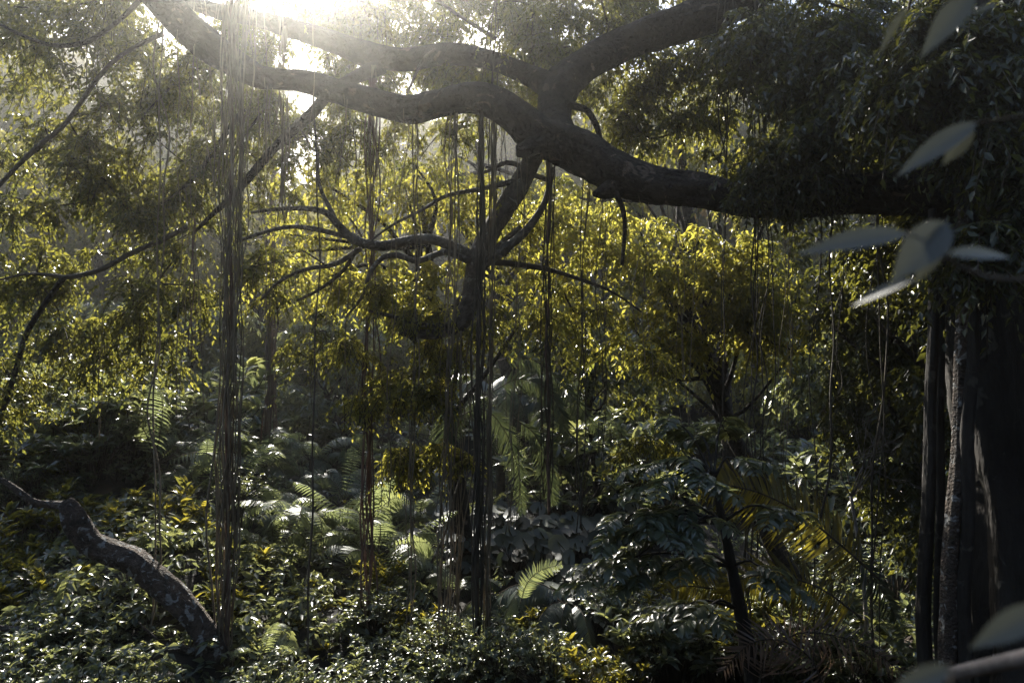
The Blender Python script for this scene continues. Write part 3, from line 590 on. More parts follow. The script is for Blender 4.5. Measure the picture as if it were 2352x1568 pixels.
for i in range(95):
    y = 15.5 + 17 * rng.random(); x = rng.uniform(-.85, .85) * y
    if -.42 < x / y < .05 and y < 21: continue
    lab = 'leafy shrub on the far slope between the lower slope trees' if y > 22 else 'bluish leafy shrub on the near slope in front of the lower slope trees'
    cool.put((x, y, float(H(x, y))), rng.uniform(0, 6.28), rng.uniform(1.3, 2.2), lab, 'shrubs scattered over the slope')
for (u, v, d, s) in [(20, 1530, 7.6, .8), (150, 1550, 7.4, .8), (290, 1560, 7.4, .75), (90, 1480, 8.2, .8), (210, 1490, 8.2, .8), (620, 1550, 8.2, .8), (720, 1570, 8.2, .8), (820, 1560, 8.4, .8), (210, 1390, 8.9, .7), (280, 1410, 8.9, .7), (150, 1370, 9.2, .7), (240, 1450, 8.6, .7), (330, 1455, 8.9, .6), (120, 1430, 8.8, .7)]:
    p = P(u, v, d) - np.array([0, 0, .8 * s]); small.put(p, rng.uniform(0, 6.28), s * 1.1, 'small-leaved shrub in the dark foreground along the bottom left edge', 'small shrubs along the bottom left edge')
# ------------------------------------------------------------------ ferns and palms
def frond(lb, rb, base, az, L, rise, droop, npair, pl, pw, tmpl=T_STRIP, taper='fern', fold=.25, rr=.008, twist=0.0, jit=.06):
    """one arching frond: rachis tube with paired leaflets"""
    d = np.array([math.cos(az), math.sin(az), 0]); t = np.linspace(0, 1, 14)
    pts = base + d * (L * (t * .95 - .15 * t ** 3))[:, None] + np.array([0, 0, 1]) * (L * (rise * t - droop * t ** 2.2))[:, None]
    tube(rb, pts, np.linspace(rr, rr * .3, 14), 4, 1.0 if len(pts) < 3 else L / 13)
    tt = np.linspace(.12 if taper == 'fern' else .18, .99, npair); p = np.stack([np.interp(tt, t, pts[:, i]) for i in range(3)], -1)
    g = nrm(np.gradient(pts, axis=0)); tan = nrm(np.stack([np.interp(tt, t, g[:, i]) for i in range(3)], -1))
    side = nrm(np.cross(tan, np.array([0, 0, 1.0]))); upv = np.cross(side, tan)
    if twist: side, upv = side * math.cos(twist) + upv * math.sin(twist), upv * math.cos(twist) - side * math.sin(twist)
    prof = np.sin(np.clip(tt, 0, 1) * math.pi * .9 + .28) ** .7 if taper == 'fern' else (np.sin(tt * math.pi * .82 + .5) ** .6)
    prof = np.nan_to_num(prof, nan=.1) + .04
    for sg in (1, -1):
        ax = side * sg * .9 + tan * (.35 if taper == 'fern' else .62) - upv * fold + rng.normal(0, jit, p.shape)
        nor = upv + side * sg * .15 + rng.normal(0, jit, p.shape)
        leaves(lb, p, ax, nor, pl * prof * rng.uniform(.9, 1.1, npair), pw * (1 if taper != 'fern' else 1) * np.maximum(prof, .4), tmpl, np.full(npair, rng.uniform(.2, .9)) + rng.normal(0, .06, npair))

def plant(name, mat, n, L, rise, droop, npair, pl, pw, taper, cat, stem=0, fold=.25, rr=.008, tilt=.25, jit=.06):
    root = empty(name, (0, 0, 0), cat=cat); lb = MB(); rb = MB()
    for i in range(n):
        az = i * 2.4 + rng.normal(0, .3); l = L * rng.uniform(.7, 1.15)
        frond(lb, rb, np.array([.03 * math.cos(az), .03 * math.sin(az), stem]), az, l, rise * rng.uniform(.6, 1.4), droop * rng.uniform(.7, 1.3), npair, pl, pw, taper=taper, fold=fold, rr=rr, twist=rng.normal(0, tilt), jit=jit)
    if stem: tube(rb, [(0, 0, -.5), (0.03, 0, stem * .5), (0, 0, stem + .05)], [.13, .11, .09], 9, .1, .1)
    else: tube(rb, [(0, 0, -.3), (0, 0, -.1), (0, 0, .03)], [.05, .04, .03], 6, .1)
    rb.build('stalks', 'twig', root, smooth=True); lb.build('fronds', mat, root)
    return root

ferns = Pool(lambda i: plant('fern', 'fern', [9, 7, 10][i], 1.1, [.95, 1.25, .6][i], [.85, 1.0, .75][i], 21, .24, .034, 'fern', 'fern', tilt=.5), 3)
for (u, v) in [(430, 990), (470, 1060), (520, 1030), (560, 1100), (450, 1120), (500, 1160), (600, 1150), (640, 1190), (580, 1200), (690, 1080), (740, 1060), (790, 1070), (730, 1130), (700, 1180), (770, 1160), (820, 1130),
               (660, 1240), (720, 1250), (780, 1230), (830, 1200), (870, 1170), (900, 1230), (850, 1260), (800, 1300), (880, 1310), (930, 1280), (740, 1300), (640, 1020), (700, 1000), (380, 1040), (340, 1080), (400, 1100),
               (610, 1080), (540, 1240), (680, 1300), (830, 1060), (880, 1090), (960, 1180), (950, 1230), (420, 940), (520, 960), (320, 1010), (930, 1340), (860, 1360), (1000, 1300), (660, 1130), (760, 1200), (590, 1040), (480, 1010)]:
    p, d = gp(u, v + 40, 12); ferns.put(p + np.array([rng.normal(0, .25), rng.normal(0, .25), rng.uniform(.1, .8)]), rng.uniform(0, 6.28), rng.uniform(.7, 1.5), 'arching fern in the dense green fern bank on the slope', 'ferns of the fern bank', tilt=(R(rng.uniform(-5, 45)), R(rng.normal(0, 14))))
for (u, v, s, lab) in [(600, 1530, .6, 'small pale fern lit at the bottom edge beside the thick root bundle'), (1050, 1360, .8, 'pale-tipped fern between the central hanging roots'),
                       (985, 1310, .7, 'little fern with one curled white tip left of the central roots')]:
    p, d = gp(u, v + 30, 7); ferns.put(p + np.array([0, 0, .25]), rng.uniform(0, 6.28), s, lab, tilt=(R(15), 0))

palms = Pool(lambda i: plant('palm', 'palm', 15, 2.9, [.85, .7][i], [1.25, 1.1][i], 60, .50, .034, 'palm', 'palm', stem=[2.2, .5][i], fold=.55, rr=.018, tilt=.35), 2)
for (u, v, s, k, lab, dz) in [(1150, 1160, 1.0, 0, 'tall palm with long drooping grey-green fronds behind the central hanging roots', .6), (1290, 1120, .85, 0, 'second tall palm, half lost in the dark hollow right of centre', .3),
                              (960, 1130, .7, 1, 'low palm behind the golden tufts left of the central roots', 0),
                              (1180, 1420, .62, 1, 'low palm with broad arching fronds near the bottom centre', 0), (1310, 1440, .68, 1, 'low palm with hanging fronds right of the bottom centre', 0),
                              (1880, 1010, .7, 1, 'bright-tipped palm beside the bare twiggy shrub', 0.2), (1960, 1100, .6, 1, 'small palm below the bare twiggy shrub', 0), (1580, 960, .7, 1, 'palm with drooping fronds above the pale-leaved shrubs', .4),
                              (2010, 1330, .6, 1, 'dim palm close to the columnar roots', 0), (1560, 560, .8, 0, 'distant palm glimpsed between the golden crowns', 0)]:
    p, d = gp(u, v, 7); palms.put(p + np.array([0, 0, dz]), rng.uniform(0, 6.28), s, lab, k=k)

# single large golden fronds at the right, each drawn along its own course
def big_frond(name, label, path, mat, npair, pl, pw, rr=.012, up=(0, 0, 1), sides=(1, 1), fwd=.6, fold=.3, cat='palm frond', tmpl=T_STRIP, jit=.08, toward=0.0):
    pts = [P(u, v, d) for (u, v, d) in path]; O = pts[0]
    root = empty(name, O, label, cat); rb = MB(); lb = MB()
    L = sum(np.linalg.norm(pts[i + 1] - pts[i]) for i in range(len(pts) - 1))
    p, r = catmull(pts, np.linspace(rr, rr * .35, len(pts)), L / 30); tube(rb, p, r, 5, 9)
    t = np.linspace(0, 1, len(p)); tt = np.linspace(.1, .985, npair); q = np.stack([np.interp(tt, t, p[:, i]) for i in range(3)], -1)
    g = nrm(np.gradient(p, axis=0)); tan = nrm(np.stack([np.interp(tt, t, g[:, i]) for i in range(3)], -1))
    view = np.array([0.15, -1.0, .25]); side = nrm(np.cross(tan, view)); nv = nrm(np.cross(side, tan)) * 1.0
    prof = np.sin(tt * math.pi * .8 + .45) ** .7
    for sg, k in ((1, sides[0]), (-1, sides[1])):
        if not k: continue
        ax = side * sg + tan * fwd - np.array([0, 0, 1.0]) * fold + np.array([0, -1.0, 0]) * toward + rng.normal(0, jit, q.shape)
        leaves(lb, q, ax, nv + rng.normal(0, .3, q.shape), pl * k * prof * rng.uniform(.85, 1.1, npair), pw * rng.uniform(.7, 1.1, npair), tmpl, rng.random(npair))
    rb.build('midrib', 'twig', root, O, smooth=True); lb.build('leaflets', mat, root, O)
    return root
big_frond('palm_frond', 'large golden palm frond sweeping down to the right at lower right', [(2020, 1330, 8.0), (1930, 1250, 8.1), (1840, 1180, 8.2), (1740, 1130, 8.2), (1640, 1110, 8.2), (1600, 1115, 8.2)], 'goldpalm', 70, .6, .036, fwd=.45, fold=.25, rr=.016)
big_frond('palm_frond', 'golden palm frond hanging with loose drooping leaflets below the largest one', [(1980, 1420, 7.8), (1900, 1360, 7.9), (1830, 1330, 8), (1760, 1320, 8), (1700, 1330, 8), (1660, 1370, 8)], 'goldpalm', 56, .48, .032, fwd=.3, fold=.7, rr=.014)
big_frond('palm_frond', 'short fan-like golden frond with white-lit tips beside the dark slender trunk', [(1720, 1355, 8.2), (1680, 1352, 8.2), (1630, 1350, 8.2), (1570, 1345, 8.1), (1540, 1355, 8.1)], 'goldpalm', 34, .42, .03, fwd=.5, fold=.05, rr=.012)
big_frond('palm_frond', 'brown dry palm frond arching over at the bottom right', [(1740, 1600, 7.6), (1760, 1510, 7.6), (1830, 1455, 7.6), (1920, 1460, 7.6), (2000, 1490, 7.6), (2075, 1545, 7.6)], 'drypalm', 46, .42, .022, fwd=.7, fold=.35, rr=.012, jit=.15)
big_frond('palm_frond', 'dry palm frond curving left with pale folded leaflets', [(1900, 1600, 7.5), (1860, 1510, 7.5), (1790, 1470, 7.5), (1720, 1480, 7.5), (1660, 1540, 7.5)], 'drypalm', 34, .4, .024, fwd=.6, fold=.5, rr=.011, jit=.15)
big_frond('palm_frond', 'grey palm frond pointing down toward the columnar roots', [(1880, 1200, 8.6), (1950, 1260, 8.6), (2010, 1330, 8.5), (2060, 1420, 8.5)], 'palm', 40, .42, .03, fwd=.7, fold=.3, rr=.01)
big_frond('palm_frond', 'single raised green frond catching light right of the bottom centre', [(1195, 1385, 9.6), (1210, 1340, 9.6), (1240, 1310, 9.6), (1290, 1295, 9.6)], 'fern', 34, .18, .024, fwd=.6, fold=.2, rr=.008)
for (pth, lab) in [([(1130, 900, 14), (1190, 870, 14), (1250, 890, 13.8), (1290, 950, 13.6), (1300, 1010, 13.6)], 'broad grey-green palm frond arching right of the central roots'),
                   ([(1040, 960, 13.5), (1110, 940, 13.4), (1160, 990, 13.3), (1190, 1080, 13.2), (1200, 1180, 13.2)], 'long grey-green palm frond hanging straight down behind the central roots'),
                   ([(1130, 830, 14.2), (1200, 820, 14.2), (1260, 850, 14), (1330, 930, 13.8), (1380, 1000, 13.8)], 'thin palm frond crossing the top of the dark hollow'),
                   ([(1000, 900, 13), (1030, 930, 13), (1020, 1000, 12.9), (1040, 1060, 12.9)], 'short palm frond left of the dark central root bundle'),
                   ([(1180, 960, 13.4), (1230, 1000, 13.3), (1260, 1080, 13.2), (1270, 1160, 13.2)], 'narrow palm frond hanging into the dark hollow')]:
    big_frond('palm_frond', lab, pth, 'palm', 64, .42, .03, fwd=.7, fold=.5, rr=.012)

# round-leaved plants in the shaded middle
def round_proto():
    root = empty('round_leaved_plant', (0, 0, 0), cat='plant'); lb = MB(); st = MB(); n = 26
    q = np.stack([rng.normal(0, .45, n), rng.normal(0, .3, n), rng.uniform(.15, .75, n)], -1)
    for a in q: tube(st, [(a[0] * .3, a[1] * .3, -.4), a * (.7, .7, .6), a], [.01, .008, .006], 4, .2)
    ax = np.stack([rng.normal(0, .4, n), -.8 + rng.normal(0, .2, n), -.55 + rng.normal(0, .2, n)], -1)
    leaves(lb, q, ax, np.array([0, -.55, .8]) + rng.normal(0, .2, (n, 3)), rng.uniform(.22, .36, n), rng.uniform(.24, .38, n), T_ROUND)
    st.build('stems', 'twig', root); lb.build('leaves', 'grey', root, smooth=True); return root
rounds = Pool(lambda i: round_proto(), 2)
for (u, v) in [(1090, 1230), (1150, 1210), (1210, 1220), (1270, 1240), (1330, 1230), (1180, 1270), (1110, 1280), (1050, 1250), (1250, 1280), (1390, 1220), (1430, 1180), (1030, 1190)]:
    p, d = gp(u, v + 40, 9); rounds.put(p + np.array([0, 0, .1]), rng.uniform(-.4, .4), rng.uniform(.95, 1.2), 'plant with big round grey leaves in the shade behind the central roots', 'round-leaved plants in the shaded middle')
for (u, v) in [(1230, 1370), (1290, 1350), (1340, 1360), (1280, 1400), (1350, 1410)]:
    p, d = gp(u, v + 20, 8); rounds.put(p, rng.uniform(-.4, .4), .95, 'plant with round grey leaves in the hollow above the low palms', 'round-leaved plants above the low palms')

# slender near tree whose feathered leaves catch white light
def near_tree():
    O = P(1725, 1568, 7.6); g = H(O[0], O[1]); O = np.array([O[0], O[1], float(g)])
    root = empty('pinnate_tree', O, 'slender dark tree whose long feathered leaves catch white light right of centre', 'tree'); tb = MB(); lb = MB(); st = tb
    pts, rad = px([(1730, 1620, 16), (1720, 1500, 16), (1700, 1400, 15), (1680, 1300, 13), (1660, 1200, 10), (1640, 1100, 6)], 7.7)
    tube(tb, [O - (0, 0, .3)] + pts, [.09] + rad, 10, .1, .1)
    tips = [(1490, 1075, 7.6), (1420, 1190, 7.4), (1400, 1240, 7.4), (1340, 1345, 7.3), (1370, 1300, 7.3), (1460, 1280, 7.4), (1530, 1180, 7.4), (1560, 1060, 7.6), (1610, 1000, 7.9), (1500, 1130, 7.3), (1580, 1230, 7.2), (1450, 1350, 7.3),
            (1620, 1120, 7.2), (1700, 1060, 7.5), (1560, 1300, 7.3), (1600, 1420, 7.3), (1520, 1420, 7.4), (1800, 1180, 7.3), (1780, 1340, 7.2), (1660, 960, 8.0), (1540, 960, 8.0), (1480, 1220, 7.2)]
    for (u, v, d) in tips:
        tip = P(u, v, d); s = pts[int(rng.integers(1, 6))]; s = pts[int(np.argmin([abs(q[2] - tip[2] - .1) for q in pts]))]
        mid = (s + tip) / 2 + np.array([0, 0, .15]); tube(tb, [s, mid, tip], [.02, .014, .006], 5, .1)
        for k in range(6):
            e = tip if k == 0 else mid * (1 - .16 * k) + tip * (.16 * k); dv = nrm(tip - s); az = math.atan2(dv[1], dv[0]) + rng.normal(0, .8)
            frond(lb, st, e, az, rng.uniform(.4, .6), .15, .4, 8, .19, .085, tmpl=T_LEAF, taper='palm', fold=.15, rr=.004, jit=.15)
    tb.build('trunk', 'trunk', root, O, smooth=True); lb.build('leaves', 'cool', root, O, smooth=True)
near_tree()

# leaning gnarled trunk at the lower left
def lean():
    O = P(545, 1650, 8.8); root = empty('leaning_tree', O, 'gnarled leaning trunk with a broken crooked top at lower left', 'tree')
    def pt(name, path, d, mat='lichen', lump=.16, seg=18):
        mb = MB(); pts, rad = px(path, d); tube(mb, pts, rad, seg * 2, .04, lump, ridge=.04); return mb.build(name, mat, root, O, smooth=True)
    pt('trunk', [(570, 1760, 36, 8.8), (548, 1650, 32, 8.8), (520, 1568, 29, 8.8), (490, 1490, 28), (450, 1430, 27), (402, 1375, 27), (350, 1322, 27), (302, 1284, 27), (255, 1268, 25), (215, 1252, 25), (190, 1225, 24), (172, 1190, 24), (158, 1160, 18), (152, 1148, 13)], 8.6, lump=.2)
    pt('branch', [(165, 1160, 10, 9.1), (120, 1158, 8), (80, 1152, 7), (40, 1125, 7), (0, 1100, 6), (-40, 1092, 5)], 9.3)
    pt('branch', [(515, 1600, 16), (500, 1545, 17), (470, 1505, 16), (430, 1487, 14), (380, 1488, 15), (335, 1498, 12), (310, 1515, 8)], 8.6)
    pt('branch', [(240, 1470, 4), (200, 1462, 6), (150, 1456, 7), (100, 1450, 7), (50, 1446, 6), (-20, 1440, 7)], 8.6)
    pt('branch', [(100, 1452, 6), (60, 1480, 5), (0, 1500, 6)], 8.6, seg=8)
    pt('broken_twig', [(362, 1468, 2), (340, 1450, 3), (318, 1428, 2)], 8.5, seg=6)
lean()

# bare twiggy shrub
def bare():
    t_ = P(1955, 1140, 10.2); b_ = np.array([t_[0], t_[1], float(H(t_[0], t_[1]))]); root = empty('bare_shrub', b_, 'leafless shrub of thin pale forking twigs on the right slope', 'shrub'); st = MB()
    def grow(p, d, L, r, k):
        q = p + d * L; tube(st, [p, (p + q) / 2 + rng.normal(0, L * .08, 3), q], [r, r * .8, r * .6], 4, .15)
        if k:
            for _ in range(3 if k > 2 else 2): grow(q, nrm(d + rng.normal(0, .55, 3)), L * rng.uniform(.6, .85), r * .6, k - 1)
    tube(st, [b_ - (0, 0, .2), (b_ + t_) / 2 + (.1, 0, 0), t_], [.035, .03, .024], 6, .1)
    for i in range(6): grow(t_, nrm(np.array([rng.normal(0, .8), rng.normal(0, .4), .9])), .55, .013, 4)
    st.build('twigs', 'greytwig', root, b_)
bare()

# ------------------------------------------------------------------ hanging roots and vines
LIMB = [(320, -60, 9.1), (385, 15, 9.2), (450, 78, 9.3), (520, 135, 9.4), (585, 176, 9.4), (640, 182, 9.5), (700, 188, 9.5), (780, 214, 9.5), (860, 234, 9.6), (940, 250, 9.6), (1000, 238, 9.6), (1075, 226, 9.6), (1130, 238, 9.6),
        (1180, 268, 9.5), (1235, 310, 9.5), (1280, 325, 9.5), (1340, 352, 9.5), (1420, 400, 9.4), (1500, 422, 9.3), (1600, 440, 9.2), (1700, 458, 9.0), (1800, 458, 8.8), (1950, 446, 8.4), (2100, 442, 8.0)]
def vine(label, u0, v0, u1, v1, d, hw, n, mat='vine', spread=8, group=None, bottom_hw=None, bottom_spread=None, name='hanging_vine', wob=.032, d1=None, fuzz=0, core=None):
    d1 = d1 or d
    if v0 is None:
        la = np.array(LIMB); v0 = float(np.interp(u0, la[:, 0], la[:, 1])); d = float(np.interp(u0, la[:, 0], la[:, 2])); spread_v = 1
    top = P(u0, v0, d); root = empty(name, top, label, 'vine', group)
    bs = bottom_spread if bottom_spread is not None else spread
    bh = bottom_hw if bottom_hw is not None else hw
    if core:
        mb = MB(); a, b_ = P(u0, v0, d), P(u1, v1, d1); tube(mb, [a, a * .66 + b_ * .34, a * .33 + b_ * .67, b_], [core[0] / F * d, core[0] / F * d, (core[0] + core[1]) / 2 / F * d, core[1] / F * d], 12, .08, .22, wob * .5)
        mb.build('root_post', core[2], root, top, smooth=True)
    for i in range(n):
        a = P(u0 + rng.normal(0, .55) * spread, v0, d + rng.normal(0, spread / F * d * .6)); b_ = P(u1 + rng.uniform(-1, 1) * bs, v1 - (rng.uniform(0, 60) if n > 3 else 0), d1 + rng.normal(0, bs / F * d * .6))
        k = rng.uniform(.4, 1.0); mb = MB(); m1 = a * .66 + b_ * .34; m2 = a * .33 + b_ * .67
        tube(mb, [a, m1 + rng.normal(0, .03, 3), m2 + rng.normal(0, .03, 3), b_], [hw * k / F * d, hw * k * .8 / F * d, (hw + bh) / 2 * k / F * d, bh * k / F * d], 5, .07, .15, wob)
        mb.build('strand', mat, root, top, smooth=True)
    return root

vine('thickest bundle of tangled hanging roots, left of centre, running the full height', 535, -40, 518, 1640, 8.7, 2.6, 24, 'vine', 34, bottom_spread=17, wob=.035, core=(3, 6, 'vinered'))
vine('thin double vine at far left, hanging from the limb to the bottom edge', 372, None, 350, 1640, 8.6, 2.2, 2, 'vine', 4)
vine('smooth dark rope-like vine right of the thickest root bundle', 722, None, 705, 1640, 8.5, 3.6, 1, 'vinedark', 1, wob=.012)
vine('slack thin vine twisting beside the smooth rope-like vine', 729, -20, 700, 1420, 8.7, 1.6, 1, 'vine', 3)
vine('fibrous red-brown root post rooted among the ferns', 628, 200, 614, 1200, 17.5, 2.2, 7, 'vinered', 7, bottom_spread=16, core=(2.5, 11, 'vinered'), wob=.05)
vine('red-brown root bundle left of the golden tufts', 858, 180, 842, 1500, 10.2, 2.2, 9, 'vinered', 9, bottom_spread=9, core=(1.5, 4, 'vinered'), wob=.045)
vine('short frayed reddish root that ends in mid air at far left', 446, 500, 443, 850, 9.5, 1.4, 4, 'vinered', 3, wob=.03)
vine('sun-washed curtain of fine roots right under the bright gap', 655, 60, 655, 520, 9.6, 2.0, 8, 'vine', 13)
vine('wispy sunlit roots falling in front of the bright gap', 600, -40, 590, 420, 9.8, 1.4, 6, 'vine', 40)
vine('hazy fine roots hanging left of the bright gap', 480, -40, 480, 480, 9.6, 1.3, 6, 'vine', 50)
vine('thin root hanging through the golden tufts', 955, None, 942, 1568, 9.4, 2.2, 4, 'vine', 7)
vine('loose pair of roots just left of the mottled hanging branch', 1040, None, 1010, 1640, 9.3, 2.2, 9, 'vine', 12, bottom_spread=10)
vine('stringy brown roots dropping below the mottled hanging branch', 1060, 760, 1045, 1640, 9.6, 2.0, 8, 'vine', 16, bottom_spread=12)
vine('dark heavy root bundle at the centre, right of the mottled branch', 1108, None, 1092, 1640, 9.2, 2.4, 9, 'vinedark', 10, bottom_spread=10, core=(3, 5, 'vinedark'))
vine('dark root strand close beside the heavy centre bundle', 1135, None, 1116, 1640, 9.3, 2.0, 5, 'vine', 12, bottom_spread=9, core=(2, 4, 'vine'))
vine('root curtain below the junction of the limbs', 1262, None, 1257, 1180, 9.9, 1.8, 9, 'vinedark', 12, bottom_spread=9, core=(2, 4, 'vinered'))
vine('fine dark roots crossing the hollow right of centre', 1345, None, 1328, 1220, 9.5, 1.6, 3, 'vinedark', 5)
vine('pair of long roots hanging near the crooked thin branchlet', 1388, None, 1382, 1090, 9.5, 1.6, 4, 'vinedark', 8)
vine('thin root under the middle of the thick right limb', 1665, None, 1660, 960, 8.9, 1.8, 2, 'vinedark', 4)
vine('long root bundle falling in front of the golden frond', 1742, None, 1715, 1568, 8.6, 2.0, 5, 'vinedark', 8)
vine('companion roots beside the bundle in front of the golden frond', 1765, None, 1745, 1300, 8.7, 1.6, 3, 'vinedark', 8)
vine('left rope of the twin vines right of the golden foliage', 1885, None, 1868, 1568, 8.4, 2.6, 1, 'vinedark', 1)
vine('right rope of the twin vines right of the golden foliage', 1910, None, 1885, 1240, 8.3, 2.8, 1, 'vinedark', 1, wob=.03)
vine('faint vine behind the twin ropes', 1935, None, 1925, 900, 8.7, 1.8, 2, 'vinedark', 5)
vine('dark vine falling through the shadowy foliage before the columnar roots', 2020, None, 2010, 1500, 8.4, 3.0, 3, 'vinedark', 6)
vine('dim vertical roots behind the upper right crown', 1745, -40, 1738, 460, 9.6, 2.2, 5, 'vinedark', 22)
vine('dark roots hanging left of the upper right crown', 1665, -20, 1665, 420, 9.8, 2.0, 4, 'vinedark', 16)
vine('thick dark root dropping across the rear limb at the top centre', 1140, -40, 1128, 360, 10.0, 3.2, 3, 'vinedark', 7)
vine('fine roots straight under the pale middle of the rear limb', 858, 150, 855, 430, 10.4, 1.6, 5, 'vine', 8)
vine('threadlike roots under the bend of the near limb', 1155, 240, 1150, 560, 9.7, 1.2, 5, 'vinedark', 20)
vine('sparse fine roots hanging between the far left vine and the thick bundle', 440, None, 430, 980, 9.2, 1.2, 4, 'vine', 45)
vine('fine loose roots just right of the thickest bundle, ending above the ferns', 610, None, 600, 1010, 9.3, 1.3, 4, 'vine', 22)
vine('several fine roots between the smooth rope vine and the red-brown bundle', 785, None, 775, 900, 9.5, 1.3, 4, 'vine', 34)
vine('fine curtain of roots left of the golden tufts branch', 905, None, 900, 1180, 9.5, 1.3, 4, 'vine', 30)
vine('fine roots falling from the bend of the near limb to the hollow', 1190, None, 1180, 1240, 9.5, 1.3, 5, 'vine', 24)
vine('scattered fine roots right of the dark hollow', 1470, None, 1460, 900, 9.2, 1.2, 4, 'vine', 40)
vine('scattered fine roots before the right golden tree', 1570, None, 1565, 1020, 9.1, 1.3, 4, 'vine', 34)
vine('fine roots in front of the right edge of the golden tree', 1815, None, 1805, 1100, 8.7, 1.3, 4, 'vine', 26)
vine('thin vine at the far left edge behind the slanting branches', 235, 700, 225, 1010, 10.5, 1.4, 2, 'vine', 3)
vine('pale crooked liana rising between the central root bundles', 1060, 1090, 985, 1290, 10.8, 3.2, 1, 'pale', 1, wob=.05)
# stout columnar roots before the big trunk
def column(label, path, d, mat='trunk', flute=3, lump=.06):
    pts, rad = px(path, d); b_ = pts[-1]; root = empty('columnar_root', b_, label, 'tree root'); mb = MB()
    g = float(H(b_[0], b_[1])); pts.append(np.array([b_[0], b_[1], min(g, b_[2]) - .4])); rad.append(rad[-1] * 1.3)
    tube(mb, pts, rad, 18, .08, lump, .01, flute=flute); mb.build('root', mat, root, b_, smooth=True)
    return root, b_
column('left slim columnar root, brown and straight, near the big trunk', [(2142, 480, 8), (2140, 760, 12), (2136, 1000, 13), (2128, 1300, 14), (2124, 1500, 15)], 7.2)
column('second slim brown root standing close behind the left one', [(2162, 500, 6), (2160, 900, 8), (2158, 1500, 9)], 7.6)
r_, o_ = column('pale grey knotty columnar root beside the big trunk', [(2212, 480, 9), (2208, 760, 13), (2203, 1000, 14), (2188, 1200, 17), (2180, 1400, 18), (2178, 1568, 20)], 6.8, 'lichen', 2, .1)
column('dark twisted root between the pale root and the big trunk', [(2238, 600, 9), (2230, 900, 12), (2222, 1200, 12), (2215, 1560, 14)], 6.7, 'trunk')

# ------------------------------------------------------------------ near, out of focus: sprig leaves and the handrail
def blade(mb, a, b_, w, nor, tint=.5, curl=.12):
    """one broad pointed leaf from stalk a to tip b"""
    y = b_ - a; L = np.linalg.norm(y); y = y / L; z = nrm(nor - (nor @ y) * y); x = np.cross(y, z); n = 11; s = np.linspace(0, 1, n)
    wd = w * np.clip(np.sin(np.pi * s ** .8), 0, 1) ** .75 * .5 * (1 - .6 * s ** 4); rows = []
    for i in range(n):
        c = a + y * L * s[i] - z * curl * L * s[i] ** 2
        rows.append([c - x * wd[i] + z * wd[i] * .25, c - x * wd[i] * .5 + z * wd[i] * .1, c, c + x * wd[i] * .5 + z * wd[i] * .1, c + x * wd[i] + z * wd[i] * .25])
    V = np.array(rows).reshape(-1, 3); i = np.arange(n - 1)[:, None] * 5; j = np.arange(4)[None]
    mb.add(V, [np.stack([i + j, i + j + 1, i + j + 6, i + j + 5], -1).reshape(-1, 4)], np.full(len(V), tint))

def sprig(label, d, lvs, stem):
    O = P(*stem[0][:2], d); root = empty('leafy_sprig', O, label, 'leafy sprig'); st = MB()
    tube(st, [P(u, v, d + dz) for (u, v, dz) in stem], np.linspace(.005, .002, len(stem)), 6, .02)
    st.build('stem', 'twig', root, O, smooth=True)
    for (u0, v0, u1, v1, w, dz, nx) in lvs:
        mb = MB(); blade(mb, P(u0, v0, d), P(u1, v1, d + dz), w / F * d, np.array([nx, -1.0, .55])); mb.build('leaf', 'near', root, O, smooth=True)
sprig('blurred grey leaves on a near twig in front of the thick limb at right', 1.15,
      [(2085, 535, 1832, 566, 62, .02, 0), (2175, 510, 2055, 638, 88, -.03, .1), (2175, 512, 2110, 652, 52, -.02, .3), (2150, 600, 2185, 500, 40, .03, .3), (2180, 585, 2340, 575, 42, .04, 0), (2100, 640, 1945, 695, 30, .08, 0)],
      [(2420, 640, .1), (2300, 640, .05), (2200, 610, 0), (2140, 560, 0), (2085, 535, 0)])
sprig('blurred pair of grey leaves at the right edge above the limb', 1.3,
      [(2245, 280, 2055, 395, 58, .05, 0), (2235, 295, 2165, 382, 38, .05, .2)], [(2420, 262, 0), (2330, 270, 0), (2240, 284, 0)])
sprig('blurred hanging leaves in the upper right corner', 1.3,
      [(2235, -20, 2118, 122, 60, .0, 0), (2085, 15, 2015, 115, 26, .1, 0), (2290, 10, 2230, 30, 20, 0, 0)], [(2420, -50, 0), (2300, -20, 0), (2235, -20, 0), (2085, 15, .0)])
sprig('large blurred leaf poking in at the right edge near the handrail', .9,
      [(2400, 1390, 2232, 1488, 62, .0, 0)], [(2470, 1360, 0), (2400, 1385, 0)])
sprig('dark blurred leaf at the bottom edge left of the handrail', .8,
      [(2130, 1640, 2010, 1590, 45, .0, 0), (2185, 1530, 2040, 1590, 48, .02, 0)], [(2200, 1700, 0), (2190, 1600, 0), (2185, 1530, 0)])

def rail():
    a = P(2165, 1552, 1.9); b_ = P(2420, 1505, 1.45); O = a; root = empty('handrail', O, 'rough wooden handrail cutting the bottom right corner', 'handrail')
    a = a - (b_ - a) * .1; b2 = b_ + (b_ - a) * 2.0; mb = MB(); tube(mb, [a, (a + b2) / 2 + (0, 0, .01), b2], [.018, .02, .02], 12, .04, .06); mb.build('rail', 'wood', root, O, smooth=True)
    for k in (.02, .8):
        q = a + (b2 - a) * k; mb = MB(); g = float(H(q[0], q[1])); tube(mb, [(q[0], q[1], g - .2), (q[0], q[1], q[2] - .3), (q[0], q[1], q[2])], [.035, .032, .03], 10, .1, .05); mb.build('post', 'wood', root, O, smooth=True)
rail()

